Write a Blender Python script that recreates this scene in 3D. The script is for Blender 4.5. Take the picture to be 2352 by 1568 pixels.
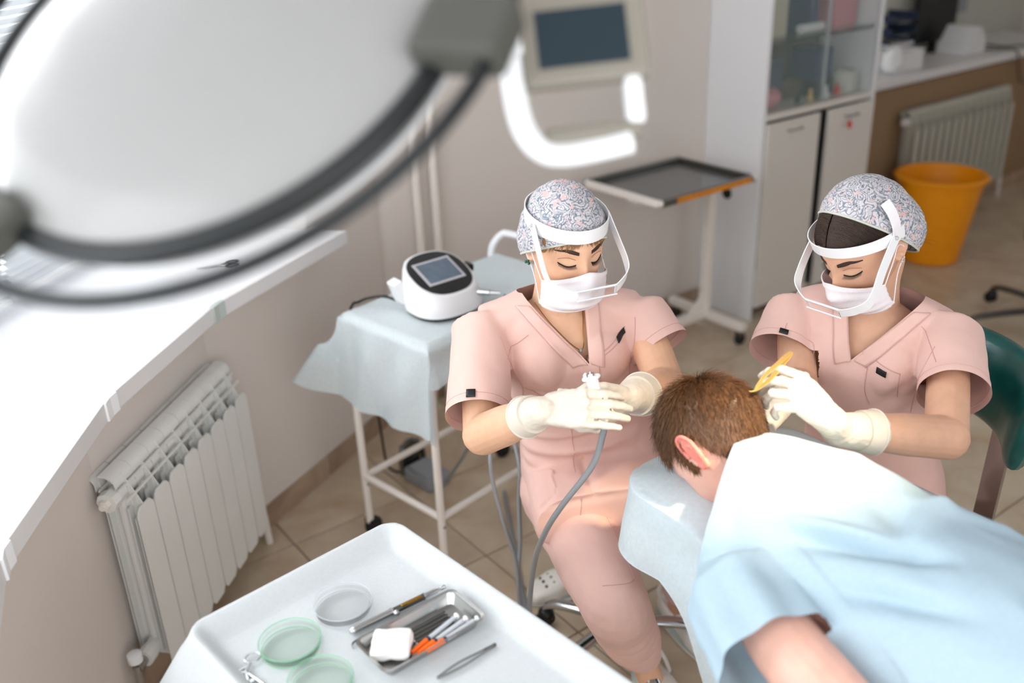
import bpy, bmesh, math, random
from mathutils import Vector, Matrix, noise
from mathutils.bvhtree import BVHTree
V = Vector
random.seed(7)
for o in list(bpy.data.objects): bpy.data.objects.remove(o)
scene = bpy.context.scene
COL = scene.collection

# ---------------------------------------------------------------- camera
cam_d = bpy.data.cameras.new('camera'); cam = bpy.data.objects.new('camera', cam_d); COL.objects.link(cam)
cam_d.sensor_width = 36.0; cam_d.lens = 2200.0/2352.0*36.0; cam_d.clip_start = 0.02
pit, rol, azm = math.radians(24.88), math.radians(-2.34), math.radians(54.08)
yaw = -(math.pi/2-azm)
cam.matrix_world = Matrix.Translation((0, 0, 1.9)) @ Matrix.Rotation(yaw, 4, 'Z') @ Matrix.Rotation(math.pi/2-pit, 4, 'X') @ Matrix.Rotation(rol, 4, 'Z')
cam_d.dof.use_dof = True; cam_d.dof.focus_distance = 1.93; cam_d.dof.aperture_fstop = 1.7
scene.camera = cam
# ---------------------------------------------------------------- light
scene.view_settings.view_transform = 'Standard'; scene.view_settings.look = 'None'
scene.view_settings.exposure = 0.45; scene.view_settings.gamma = 1.0; scene.view_settings.use_curve_mapping = False
w = bpy.data.worlds.new('daylight'); scene.world = w; w.use_nodes = True
w.node_tree.nodes['Background'].inputs[0].default_value = (0.93, 0.97, 1.0, 1)
w.node_tree.nodes['Background'].inputs[1].default_value = 1.8
def area(name, loc, target, sx, sy, power, col):
    l = bpy.data.lights.new(name, 'AREA'); l.shape = 'RECTANGLE'; l.size = sx; l.size_y = sy; l.energy = power; l.color = col
    o = bpy.data.objects.new(name, l); COL.objects.link(o); o.location = loc
    o.rotation_euler = (V(target)-V(loc)).to_track_quat('-Z', 'Z').to_euler(); return o
area('window_daylight', (-0.10, 2.80, 2.36), (1.2, 1.2, 0.9), 2.4, 0.7, 36, (0.95, 0.98, 1.0))
area('side_fill', (-1.3, 0.9, 2.25), (1.1, 1.0, 0.9), 2.4, 0.9, 11, (0.97, 0.99, 1.0))  # added unseen area lamp, no window modelled there; lights couch from the left
sp = bpy.data.lights.new('assumed_lamp_beam', 'SPOT'); sp.energy = 270; sp.color = (1.0, 0.82, 0.58); sp.spot_size = math.radians(19); sp.spot_blend = 1.0; sp.shadow_soft_size = 0.07  # assumed second lamp overhead, unseen, inferred from the warm light; not the round lamp
so = bpy.data.objects.new('assumed_lamp_beam', sp); COL.objects.link(so); so.location = (1.40, 0.05, 2.60)
so.rotation_euler = (V((1.13, 0.92, 0.97))-V(so.location)).to_track_quat('-Z', 'Y').to_euler()

area('rear_fill', (0.2, -1.3, 2.2), (0.7, 2.2, 0.6), 2.0, 1.2, 12, (1.0, 0.98, 0.95))  # added fill lamp, no window here; brightens bay wall and nurses' fronts
# ---------------------------------------------------------------- helpers
def s2l(c):
    return tuple((x/255/12.92) if x/255 <= 0.04045 else ((x/255+0.055)/1.055)**2.4 for x in c[:3])
MATS = {}
def mat(name, col, rough=0.5, metal=0.0, noise_amt=0.0, noise_scale=20.0, bump=0.0, bump_scale=150.0, trans=0.0, ior=1.45, alpha=1.0, sss=0.0, coat=0.0, rnd=0.0, emit=None, translucent=0.0, sheen=0.0):
    m = bpy.data.materials.new(name); m.use_nodes = True; nt = m.node_tree; N = nt.nodes; L = nt.links
    b = N['Principled BSDF']; c = s2l(col)
    b.inputs['Base Color'].default_value = (*c, 1); b.inputs['Roughness'].default_value = rough; b.inputs['Metallic'].default_value = metal
    b.inputs['IOR'].default_value = ior; b.inputs['Transmission Weight'].default_value = trans; b.inputs['Alpha'].default_value = alpha
    b.inputs['Coat Weight'].default_value = coat
    if sheen: b.inputs['Sheen Weight'].default_value = sheen
    if sss:
        b.inputs['Subsurface Weight'].default_value = sss; b.inputs['Subsurface Radius'].default_value = (0.012, 0.004, 0.002); b.inputs['Subsurface Scale'].default_value = 0.6
    if emit:
        b.inputs['Emission Color'].default_value = (*s2l(emit[0]), 1); b.inputs['Emission Strength'].default_value = emit[1]
    tc = N.new('ShaderNodeTexCoord')
    if noise_amt or rnd:
        mx = N.new('ShaderNodeMixRGB'); mx.blend_type = 'MULTIPLY'; mx.inputs[0].default_value = 1.0; mx.inputs[1].default_value = (*c, 1)
        val = None
        if noise_amt:
            nz = N.new('ShaderNodeTexNoise'); nz.inputs['Scale'].default_value = noise_scale; nz.inputs['Detail'].default_value = 5
            L.new(tc.outputs['Object'], nz.inputs['Vector'])
            mr = N.new('ShaderNodeMapRange'); mr.inputs[3].default_value = 1-noise_amt; mr.inputs[4].default_value = 1+noise_amt; mr.inputs[1].default_value = 0.3; mr.inputs[2].default_value = 0.7
            L.new(nz.outputs['Fac'], mr.inputs[0]); val = mr.outputs[0]
        if rnd:
            oi = N.new('ShaderNodeObjectInfo'); mr2 = N.new('ShaderNodeMapRange'); mr2.inputs[3].default_value = 1-rnd; mr2.inputs[4].default_value = 1+rnd
            L.new(oi.outputs['Random'], mr2.inputs[0])
            if val is not None:
                mm = N.new('ShaderNodeMath'); mm.operation = 'MULTIPLY'; L.new(val, mm.inputs[0]); L.new(mr2.outputs[0], mm.inputs[1]); val = mm.outputs[0]
            else: val = mr2.outputs[0]
        L.new(val, mx.inputs[2]); L.new(mx.outputs[0], b.inputs['Base Color'])
    if bump:
        nb = N.new('ShaderNodeTexNoise'); nb.inputs['Scale'].default_value = bump_scale; nb.inputs['Detail'].default_value = 3
        L.new(tc.outputs['Object'], nb.inputs['Vector'])
        bp = N.new('ShaderNodeBump'); bp.inputs['Strength'].default_value = bump; bp.inputs['Distance'].default_value = 0.002
        L.new(nb.outputs['Fac'], bp.inputs['Height']); L.new(bp.outputs[0], b.inputs['Normal'])
    if translucent:
        tr = N.new('ShaderNodeBsdfTranslucent'); tr.inputs[0].default_value = (*c, 1); ms = N.new('ShaderNodeMixShader'); ms.inputs[0].default_value = translucent
        L.new(b.outputs[0], ms.inputs[1]); L.new(tr.outputs[0], ms.inputs[2]); L.new(ms.outputs[0], N['Material Output'].inputs[0])
    MATS[name] = m; return m

def mesh_from(name, verts, faces):
    me = bpy.data.meshes.new(name); me.from_pydata([tuple(v) for v in verts], [], faces); me.update(); return me
def smooth(me, ang=35):
    for p in me.polygons: p.use_smooth = True
    try: me.set_sharp_from_angle(angle=math.radians(ang))
    except Exception: pass
    return me
def obj(name, me, m=None, parent=None, sm=None):
    if isinstance(me, MB): me = me.mesh(name)
    o = bpy.data.objects.new(name, me); COL.objects.link(o)
    if m is not None:
        me.materials.clear(); me.materials.append(MATS[m] if isinstance(m, str) else m)
    if sm: smooth(me, sm)
    if parent is not None: o.parent = parent
    return o
def tag(o, label, cat, group=None):
    o['label'] = label; o['category'] = cat
    if group: o['group'] = group
    return o
def thing(name, label, cat, loc=(0, 0, 0), rz=0.0, group=None):
    o = bpy.data.objects.new(name, None); o.empty_display_size = 0.05; COL.objects.link(o); o.location = loc; o.rotation_euler = (0, 0, rz)
    return tag(o, label, cat, group)
def struct(o):
    o['kind'] = 'structure'; return o
def perp(t):
    a = V((0, 0, 1)) if abs(t.z) < 0.9 else V((1, 0, 0))
    u = t.cross(a).normalized(); return u, t.cross(u).normalized()

class MB:
    def __init__(s): s.v = []; s.f = []
    def add(s, vs, fs):
        n = len(s.v); s.v += [V(v) for v in vs]; s.f += [tuple(i+n for i in f) for f in fs]; return s
    def box(s, c, d, M=None, bev=0.0):
        c = V(c); x, y, z = d[0]/2, d[1]/2, d[2]/2
        if bev <= 0:
            vs = [V((a*x, b*y, e*z)) for a in (-1, 1) for b in (-1, 1) for e in (-1, 1)]
            fs = [(0, 1, 3, 2), (4, 6, 7, 5), (0, 4, 5, 1), (2, 3, 7, 6), (0, 2, 6, 4), (1, 5, 7, 3)]
        else:
            bm = bmesh.new(); bmesh.ops.create_cube(bm, size=1)
            for v in bm.verts: v.co = V((v.co.x*2*x, v.co.y*2*y, v.co.z*2*z))
            bmesh.ops.bevel(bm, geom=bm.edges[:], offset=min(bev, x*.98, y*.98, z*.98), segments=2, profile=0.6, affect='EDGES')
            bm.verts.ensure_lookup_table(); vs = [v.co.copy() for v in bm.verts]; fs = [tuple(v.index for v in f.verts) for f in bm.faces]; bm.free()
        vs = [(M @ v if M else v) + c for v in vs]
        return s.add(vs, fs)
    def tube(s, pts, r, n=10, caps=True, flat=None):
        pts = [V(p) for p in pts]; k = len(pts); rs = r if isinstance(r, (list, tuple)) else [r]*k
        vs = []; fs = []; u = None
        for i, p in enumerate(pts):
            t = (pts[min(i+1, k-1)]-pts[max(i-1, 0)]).normalized()
            if u is None: u, w_ = perp(t)
            else:
                u = (u-t*u.dot(t)); u = u.normalized() if u.length > 1e-6 else perp(t)[0]
                w_ = t.cross(u)
            for j in range(n):
                a = 2*math.pi*j/n; vs.append(p+u*(math.cos(a)*rs[i])+w_*(math.sin(a)*rs[i]))
        for i in range(k-1):
            for j in range(n):
                fs.append((i*n+j, i*n+(j+1) % n, (i+1)*n+(j+1) % n, (i+1)*n+j))
        if caps: fs.append(tuple(range(n-1, -1, -1))); fs.append(tuple((k-1)*n+j for j in range(n)))
        return s.add(vs, fs)
    def lathe(s, prof, c=(0, 0, 0), n=32, M=None, close=False):
        vs = []; fs = []; k = len(prof)
        for (r, z) in prof:
            for j in range(n):
                a = 2*math.pi*j/n; vs.append(V((r*math.cos(a), r*math.sin(a), z)))
        for i in range(k-1):
            for j in range(n): fs.append((i*n+j, i*n+(j+1) % n, (i+1)*n+(j+1) % n, (i+1)*n+j))
        if close:
            for j in range(n): fs.append(((k-1)*n+j, (k-1)*n+(j+1) % n, (j+1) % n, j))
        else:
            fs.append(tuple(range(n-1, -1, -1))); fs.append(tuple((k-1)*n+j for j in range(n)))
        vs = [(M @ v if M else v)+V(c) for v in vs]
        return s.add(vs, fs)
    def prism(s, poly, z0, z1, M=None):
        n = len(poly); vs = [V((p[0], p[1], z0)) for p in poly]+[V((p[0], p[1], z1)) for p in poly]
        fs = [tuple(range(n-1, -1, -1)), tuple(range(n, 2*n))]+[(i, (i+1) % n, n+(i+1) % n, n+i) for i in range(n)]
        if M: vs = [M @ v for v in vs]
        return s.add(vs, fs)
    def ribbon(s, pts, ups, wd, th):
        """flat strap: centre points, width directions, width, thickness"""
        pts = [V(p) for p in pts]; k = len(pts); vs = []; fs = []
        for i, p in enumerate(pts):
            t = (pts[min(i+1, k-1)]-pts[max(i-1, 0)]).normalized(); u = V(ups[i]); u = (u-t*u.dot(t)).normalized(); n = t.cross(u)
            for a, b in ((-1, -1), (1, -1), (1, 1), (-1, 1)): vs.append(p+u*(a*wd/2)+n*(b*th/2))
        for i in range(k-1):
            for j in range(4): fs.append((i*4+j, i*4+(j+1) % 4, (i+1)*4+(j+1) % 4, (i+1)*4+j))
        fs.append((3, 2, 1, 0)); fs.append(tuple((k-1)*4+j for j in range(4)))
        return s.add(vs, fs)
    def sphere(s, c, r, n=12, M=None):
        r = V(r) if isinstance(r, (tuple, list, Vector)) else V((r, r, r)); vs = []; fs = []; m = n*2
        vs.append(V((0, 0, r.z)))
        for i in range(1, n):
            a = math.pi*i/n
            for j in range(m):
                b = 2*math.pi*j/m; vs.append(V((r.x*math.sin(a)*math.cos(b), r.y*math.sin(a)*math.sin(b), r.z*math.cos(a))))
        vs.append(V((0, 0, -r.z)))
        for j in range(m): fs.append((0, 1+j, 1+(j+1) % m))
        for i in range(n-2):
            for j in range(m): fs.append((1+i*m+j, 1+(i+1)*m+j, 1+(i+1)*m+(j+1) % m, 1+i*m+(j+1) % m))
        e = len(vs)-1
        for j in range(m): fs.append((e, 1+(n-2)*m+(j+1) % m, 1+(n-2)*m+j))
        vs = [(M @ v if M else v)+V(c) for v in vs]
        return s.add(vs, fs)
    def loft(s, rings):
        """rings: lists of points of equal length; capped"""
        n = len(rings[0]); vs = []; fs = []
        for r in rings: vs += [V(p) for p in r]
        for i in range(len(rings)-1):
            for j in range(n): fs.append((i*n+j, i*n+(j+1) % n, (i+1)*n+(j+1) % n, (i+1)*n+j))
        fs.append(tuple(range(n-1, -1, -1))); fs.append(tuple((len(rings)-1)*n+j for j in range(n)))
        return s.add(vs, fs)
    def mesh(s, name='mesh'):
        me = mesh_from(name, s.v, s.f)
        bm = bmesh.new(); bm.from_mesh(me); bmesh.ops.recalc_face_normals(bm, faces=bm.faces[:]); bm.to_mesh(me); bm.free(); return me

def spline(pts, n=8):
    """Catmull-Rom through points"""
    P = [V(p) for p in pts]; out = []
    for i in range(len(P)-1):
        p0 = P[max(i-1, 0)]; p1 = P[i]; p2 = P[i+1]; p3 = P[min(i+2, len(P)-1)]
        for k in range(n):
            t = k/n; out.append(0.5*((2*p1)+(p2-p0)*t+(2*p0-5*p1+4*p2-p3)*t*t+(3*p1-p0-3*p2+p3)*t**3))
    out.append(P[-1]); return out
def ell(c, u, ru, v, rv, n=28, p=2.0):
    c = V(c); u = V(u); v = V(v); out = []
    for j in range(n):
        a = 2*math.pi*j/n; ca, sa = math.cos(a), math.sin(a)
        out.append(c+u*(ru*math.copysign(abs(ca)**(2/p), ca))+v*(rv*math.copysign(abs(sa)**(2/p), sa)))
    return out
def copy_tree(o, parent=None):
    c = o.copy(); COL.objects.link(c); c.parent = parent
    for ch in list(o.children): copy_tree(ch, c)
    return c
def remesh(mb, voxel, it=8, fac=0.5):
    me = mb.mesh('tmp') if isinstance(mb, MB) else mb
    o = bpy.data.objects.new('tmp', me); COL.objects.link(o)
    r = o.modifiers.new('r', 'REMESH'); r.mode = 'VOXEL'; r.voxel_size = voxel; r.use_smooth_shade = True
    if it:
        s_ = o.modifiers.new('s', 'SMOOTH'); s_.factor = fac; s_.iterations = it
    dg = bpy.context.evaluated_depsgraph_get(); res = bpy.data.meshes.new_from_object(o.evaluated_get(dg))
    bpy.data.objects.remove(o); bpy.data.meshes.remove(me)
    for p in res.polygons: p.use_smooth = True
    return res
def warp(me, fn):
    """displace every vertex along its normal by fn(co, normal)"""
    ns = [v.normal.copy() for v in me.vertices]
    for v, n in zip(me.vertices, ns): v.co = v.co+n*fn(v.co, n)
    me.update()
def nz(p, sc, off=0.0):
    return noise.noise(V((p.x*sc[0]+off, p.y*sc[1]+off, p.z*sc[2]-off)))
def cut_end(me, co, no, rad):
    """open the end of a sleeve: only the cap joined to the end point is removed"""
    bm = bmesh.new(); bm.from_mesh(me); co = V(co); no = V(no)
    def reg(p): q = p-co; t = q.dot(no); return abs(t) < 0.06 and (q-no*t).length < rad
    fs = [f for f in bm.faces if reg(f.calc_center_median())]
    bmesh.ops.bisect_plane(bm, geom=list({e for f in fs for e in f.edges})+list({v for f in fs for v in f.verts})+fs, plane_co=co, plane_no=no, dist=1e-5)
    cand = {f for f in bm.faces if reg(f.calc_center_median()) and (f.calc_center_median()-co).dot(no) > 0}
    if cand:
        seed = min(cand, key=lambda f: (f.calc_center_median()-(co+no*0.02)).length); todo = [seed]; got = {seed}
        while todo:
            f = todo.pop()
            for e in f.edges:
                for g in e.link_faces:
                    if g in cand and g not in got: got.add(g); todo.append(g)
        bmesh.ops.delete(bm, geom=list(got), context='FACES')
    bm.to_mesh(me); bm.free(); me.update(); return me
def cut(me, planes_keep, region=None):
    """cut the mesh with (point, normal, region) planes; what lies on the normal side inside the region is removed"""
    bm = bmesh.new(); bm.from_mesh(me)
    for co, no, reg in planes_keep:
        co = V(co); no = V(no)
        fs = [f for f in bm.faces if reg is None or reg(f.calc_center_median())]
        ge = list({e for f in fs for e in f.edges})+list({v for f in fs for v in f.verts})+fs
        bmesh.ops.bisect_plane(bm, geom=ge, plane_co=co, plane_no=no, dist=1e-5)
        dl = [f for f in bm.faces if (reg is None or reg(f.calc_center_median())) and (f.calc_center_median()-co).dot(no) > 0]
        bmesh.ops.delete(bm, geom=dl, context='FACES')
    bm.to_mesh(me); bm.free(); me.update(); return me
def rot(ax, deg): return Matrix.Rotation(math.radians(deg), 4, ax)

# ---------------------------------------------------------------- materials
mat('wall', (222, 213, 206), 0.85, noise_amt=0.03, noise_scale=1.5, bump=0.06, bump_scale=400)
mat('wall_tan', (150, 122, 92), 0.8, noise_amt=0.03, noise_scale=2, bump=0.05, bump_scale=300)
mat('wall_green', (196, 196, 186), 0.85, noise_amt=0.03, noise_scale=2)
mat('white_gloss', (240, 241, 243), 0.25)
mat('white_plastic', (240, 240, 242), 0.35, coat=0.2)
mat('sill_white', (244, 245, 248), 0.3)
mat('sill_edge', (226, 224, 224), 0.4)
mat('rad_white', (226, 226, 222), 0.35)
mat('rad_dull', (186, 196, 192), 0.4)
mat('white_paint', (236, 228, 220), 0.35)
mat('cab_white', (228, 228, 230), 0.4)
mat('cab_front', (214, 208, 200), 0.4)
mat('black', (14, 15, 17), 0.4)
mat('black_gloss', (8, 10, 12), 0.12, coat=0.5)
mat('rubber', (22, 22, 23), 0.6)
mat('chrome', (200, 202, 204), 0.16, metal=1.0)
mat('steel', (176, 176, 174), 0.22, metal=1.0)
mat('dark_steel', (110, 110, 106), 0.3, metal=1.0)
mat('brass', (176, 130, 50), 0.25, metal=1.0)
mat('gold', (222, 178, 84), 0.25, metal=1.0)
mat('gold_matte', (226, 186, 110), 0.4, metal=0.7)
mat('orange', (238, 150, 6), 0.45, sss=0.0, noise_amt=0.02)
mat('orange_label', (214, 132, 20), 0.5, noise_amt=0.2, noise_scale=60)
mat('orange_cap', (255, 110, 20), 0.4)
mat('grey_plastic', (150, 154, 160), 0.5)
mat('grey_hose', (142, 146, 150), 0.45)
mat('lamp_grey', (74, 74, 69), 0.45)
mat('lamp_ring', (22, 25, 27), 0.3)
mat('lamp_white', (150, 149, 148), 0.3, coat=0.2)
mat('panel_beige', (134, 128, 117), 0.5)
mat('screen_blue', (16, 38, 48), 0.2)
mat('screen_grey', (96, 108, 122), 0.2, noise_amt=0.12, noise_scale=30)
mat('frame_silver', (190, 188, 192), 0.35)
mat('green_leather', (10, 82, 78), 0.3, noise_amt=0.22, noise_scale=26, bump=0.12, bump_scale=220, coat=0.2)
mat('scrub', (226, 186, 175), 0.9, noise_amt=0.035, noise_scale=9, bump=0.25, bump_scale=900, sheen=0.15)
mat('scrub_seam', (206, 160, 156), 0.9)
mat('glove', (218, 207, 193), 0.42, noise_amt=0.03, noise_scale=40, bump=0.12, bump_scale=160, sss=0.1)
mat('skin1', (226, 178, 146), 0.5, noise_amt=0.05, noise_scale=45, bump=0.08, bump_scale=700, sss=0.12)
mat('skin2', (214, 166, 138), 0.5, noise_amt=0.05, noise_scale=45, bump=0.08, bump_scale=700, sss=0.12)
mat('skin3', (228, 178, 160), 0.5, noise_amt=0.07, noise_scale=30, bump=0.08, bump_scale=600, sss=0.12)
mat('ear_red_lit', (232, 136, 122), 0.5, noise_amt=0.06, noise_scale=60, sss=0.25)  # skin with the red of a lit ear painted in
mat('mask', (238, 232, 236), 0.8, noise_amt=0.02, noise_scale=300, bump=0.3, bump_scale=500)
mat('brow', (58, 40, 32), 0.8)
mat('lash', (20, 14, 12), 0.6)
mat('lid', (172, 118, 96), 0.5)
mat('hair_dark', (50, 32, 24), 0.6)
mat('hair_mid', (56, 37, 27), 0.5)
mat('hair_brown', (98, 66, 40), 0.36)
mat('hair_blond', (150, 110, 70), 0.45)
mat('clear', (255, 255, 255), 0.03, trans=1.0, ior=1.2)
mat('shoe', (240, 236, 228), 0.45)
mat('hole', (52, 40, 34), 0.8)
mat('tag_black', (20, 22, 24), 0.45)
mat('gauze', (250, 247, 246), 0.95, bump=0.4, bump_scale=700)
mat('red', (214, 22, 36), 0.4)
mat('navy', (20, 40, 92), 0.5)
mat('pink', (206, 132, 144), 0.5)
mat('paper', (222, 222, 222), 0.7)
mat('beige_box', (190, 182, 162), 0.7)
mat('brown_dark', (84, 62, 46), 0.6)
mat('dark_blue', (40, 52, 78), 0.5)
mat('emerald', (16, 84, 62), 0.15)
LAMP_CLIPS = (180, 66); LAMP_ARM = 275; PANEL_O = (0.636, 0.735, 1.730)
# ---------------------------------------------------------------- floor of tiles
def tile_material(name, cols, sc):
    m = bpy.data.materials.new(name); m.use_nodes = True; N = m.node_tree.nodes; L = m.node_tree.links; b = N['Principled BSDF']
    tc = N.new('ShaderNodeTexCoord'); oi = N.new('ShaderNodeObjectInfo'); ad = N.new('ShaderNodeVectorMath'); ad.operation = 'ADD'
    mu = N.new('ShaderNodeVectorMath'); mu.operation = 'SCALE'; mu.inputs['Scale'].default_value = 37.0
    cx = N.new('ShaderNodeCombineXYZ'); L.new(oi.outputs['Random'], cx.inputs[0]); L.new(oi.outputs['Random'], cx.inputs[1]); L.new(cx.outputs[0], mu.inputs[0])
    L.new(tc.outputs['Object'], ad.inputs[0]); L.new(mu.outputs[0], ad.inputs[1])
    n1 = N.new('ShaderNodeTexNoise'); n1.inputs['Scale'].default_value = sc; n1.inputs['Detail'].default_value = 6; n1.inputs['Roughness'].default_value = 0.6; n1.inputs['Distortion'].default_value = 0.6
    L.new(ad.outputs[0], n1.inputs['Vector'])
    r = N.new('ShaderNodeValToRGB'); L.new(n1.outputs['Fac'], r.inputs[0])
    e = r.color_ramp.elements; e[0].position = 0.3; e[0].color = (*s2l(cols[0]), 1); e[1].position = 0.72; e[1].color = (*s2l(cols[2]), 1)
    k = e.new(0.5); k.color = (*s2l(cols[1]), 1)
    mr = N.new('ShaderNodeMapRange'); mr.inputs[3].default_value = 0.94; mr.inputs[4].default_value = 1.05; L.new(oi.outputs['Random'], mr.inputs[0])
    mx = N.new('ShaderNodeMixRGB'); mx.blend_type = 'MULTIPLY'; mx.inputs[0].default_value = 1; L.new(r.outputs[0], mx.inputs[1]); L.new(mr.outputs[0], mx.inputs[2]); L.new(mx.outputs[0], b.inputs['Base Color'])
    b.inputs['Roughness'].default_value = 0.34; MATS[name] = m
tile_material('floor_tile', ((182, 156, 126), (198, 180, 156), (212, 196, 170)), 5.5)
tile_material('skirt_tile', ((150, 124, 104), (168, 144, 122), (184, 162, 140)), 6)
mat('grout', (128, 112, 98), 0.9)
TS = 0.452; X0 = 1.369; Y0 = 2.529
fl = obj('floor', MB().box((2.6, 0.9, -0.03), (10.5, 7.6, 0.05)), 'grout'); struct(fl)
tm = MB().box((0, 0, 0), (TS-0.005, TS-0.005, 0.008), bev=0.0015).mesh('tile'); tm.materials.append(MATS['floor_tile'])
def corner_ok(x, y):
    # keep tiles inside the room outline (bay on the left)
    if y > 3.3 or x < -1.1 or y < -1.4: return False
    for (px, py), (qx, qy) in zip(BAY[:-1], BAY[1:]):
        dx, dy = qx-px, qy-py; l = math.hypot(dx, dy)
        if min(px, qx)-0.1 <= x <= max(px, qx)+0.1 and ((x-px)*-dy+(y-py)*dx)/l < -0.33: return False
    return True
BAY = [(1.62, 3.06), (0.78, 2.62), (0.33, 2.19), (-0.10, 1.55), (-0.35, 0.85), (-0.40, -0.6)]
n = 0
for i in range(-5, 12):
    for j in range(-8, 2):
        x = X0+(i+0.5)*TS; y = Y0+(j+0.5)*TS
        if not (-0.9 < x < 6.7 and -1.0 < y < 3.3): continue
        if not corner_ok(x, y): continue
        # leave out what the photograph cannot show
        if x > 2.2 and y < (x-2.2)*0.35-0.9: continue
        t = bpy.data.objects.new('tile', tm); COL.objects.link(t); t.parent = fl; t.location = (x, y, -0.004); n += 1

# ---------------------------------------------------------------- walls
wb = MB().box(((1.62+4.24)/2, 3.13, 1.3), (4.24-1.62+0.02, 0.1, 2.6)); struct(obj('wall_back', wb, 'wall'))
wt = MB().box((5.62, 3.16, 0.42), (2.76, 0.12, 0.86)); struct(obj('wall_recess', wt, 'wall_tan'))
wg = MB().box((5.75, 3.62, 1.4), (3.1, 0.08, 2.6)); struct(obj('wall_far', wg, 'wall_green'))
we = MB().box((7.3, 1.7, 1.3), (0.1, 4.0, 2.6)); struct(obj('wall_right', we, 'wall'))
def wall_seg(mb, a, b, z0, z1, th=0.12):
    a = V((*a, 0)); b = V((*b, 0)); d = (a-b).normalized(); nrm = V((-d.y, d.x, 0))   # points away from the room
    if nrm.dot(V((1, -1, 0))) > 0: nrm = -nrm
    c = (a+b)/2+nrm*(th/2); M = Matrix.Rotation(math.atan2(d.y, d.x), 4, 'Z')
    mb.box((c.x, c.y, (z0+z1)/2), ((a-b).length+0.004, th, z1-z0), M=M); return nrm
wl = MB()
for k in range(5): wall_seg(wl, BAY[k], BAY[k+1], 0, 0.90)
wall_seg(wl, (1.62, 3.06), (1.305, 2.895), 0.9, 2.6)
# reveal beside the window
rv = V((1.305, 2.895, 0)); rd = V((-0.464, 0.886, 0))
wall_seg(wl, (rv.x, rv.y), (rv.x+rd.x*0.62, rv.y+rd.y*0.62), 0.9, 2.6, 0.06)
struct(obj('wall_left', wl, 'wall'))

struct(obj('wall_light_block', MB().box((4.7, -1.45, 1.35), (5.4, 0.1, 2.74)), 'wall'))  # unseen wall, added to block world light and darken the right side
struct(obj('ceiling', MB().box((3.2, 0.6, 2.76), (8.4, 6.4, 0.08)), 'cab_white'))
# skirting tiles
def skirting(name, runs):
    root = bpy.data.objects.new(name, None); COL.objects.link(root); struct(root); root.empty_display_size = 0.05
    for (a, b) in runs:
        a = V((*a, 0)); b = V((*b, 0)); L_ = (b-a).length; k = max(1, round(L_/0.452)); d = (b-a)/k
        nrm = V((d.y, -d.x, 0)).normalized()
        if nrm.dot(V((1, -1, 0))) < 0 and abs(nrm.y) < 0.98: nrm = -nrm
        if abs(nrm.y) >= 0.98 and nrm.y > 0: nrm = -nrm
        for q in range(k):
            c = a+d*(q+0.5)+nrm*0.006
            obj('skirting_tile', MB().box((c.x, c.y, 0.04), (d.length-0.003, 0.012, 0.08), M=Matrix.Rotation(math.atan2(d.y, d.x), 4, 'Z'), bev=0.0015), 'skirt_tile', root)
    return root
skirting('baseboard_left', [(BAY[0], BAY[1]), (BAY[1], BAY[2]), (BAY[2], BAY[3]), (BAY[3], BAY[4])])
skirting('baseboard_back', [((1.62, 3.08), (3.40, 3.08))])
skirting('baseboard_right', [((4.24, 3.1), (7.0, 3.1))])

# ---------------------------------------------------------------- bay windowsill (boards and edge bands), window and blinds
SF = [(1.348, 2.77), (0.774, 2.44), (0.379, 2.07), (0.071, 1.613), (-0.13, 0.85), (-0.2, -0.4)]
SB = []
for k, p in enumerate(SF):
    a = V((*SF[max(k-1, 0)], 0)); b = V((*SF[min(k+1, len(SF)-1)], 0)); d = (b-a).normalized(); nn = V((d.y, -d.x, 0))
    if nn.dot(V((-1, 1, 0))) < 0: nn = -nn
    SB.append((p[0]+nn.x*0.76, p[1]+nn.y*0.76))
sill = bpy.data.objects.new('trim_1', None); COL.objects.link(sill); struct(sill)
for k in range(5):
    a, b = V((*SF[k], 0)), V((*SF[k+1], 0)); c, d = V((*SB[k+1], 0)), V((*SB[k], 0)); t = (b-a).normalized()*0.0008
    e = (d-a).normalized()*0.006; g = (c-b).normalized()*0.006
    obj('sill_board', MB().prism([(a+t+e)[:2], (b-t+g)[:2], (c-t)[:2], (d+t)[:2]], 0.885, 0.92), 'sill_white', sill)
    M = Matrix.Rotation(math.atan2(t.y, t.x), 4, 'Z'); m_ = (a+b)/2+(e+g)/4
    obj('edge_band', MB().box((m_.x, m_.y, 0.9), ((b-a).length-0.002, 0.012, 0.045), M=M, bev=0.002), 'sill_edge', sill)
# joint covers at the corners of the sill
for k in (1, 2, 3):
    p = V((*SF[k], 0)); t0 = (V((*SF[k-1], 0))-p).normalized(); t1 = (V((*SF[k+1], 0))-p).normalized()
    obj('corner_cover', MB().box((p+t0*0.014)+V((0, 0, 0.9)), (0.03, 0.016, 0.047), M=Matrix.Rotation(math.atan2(t0.y, t0.x), 4, 'Z'), bev=0.002).box((p+t1*0.014)+V((0, 0, 0.9)), (0.03, 0.016, 0.047), M=Matrix.Rotation(math.atan2(t1.y, t1.x), 4, 'Z'), bev=0.002), 'sill_white' if k > 1 else 'rad_dull', sill)
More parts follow.
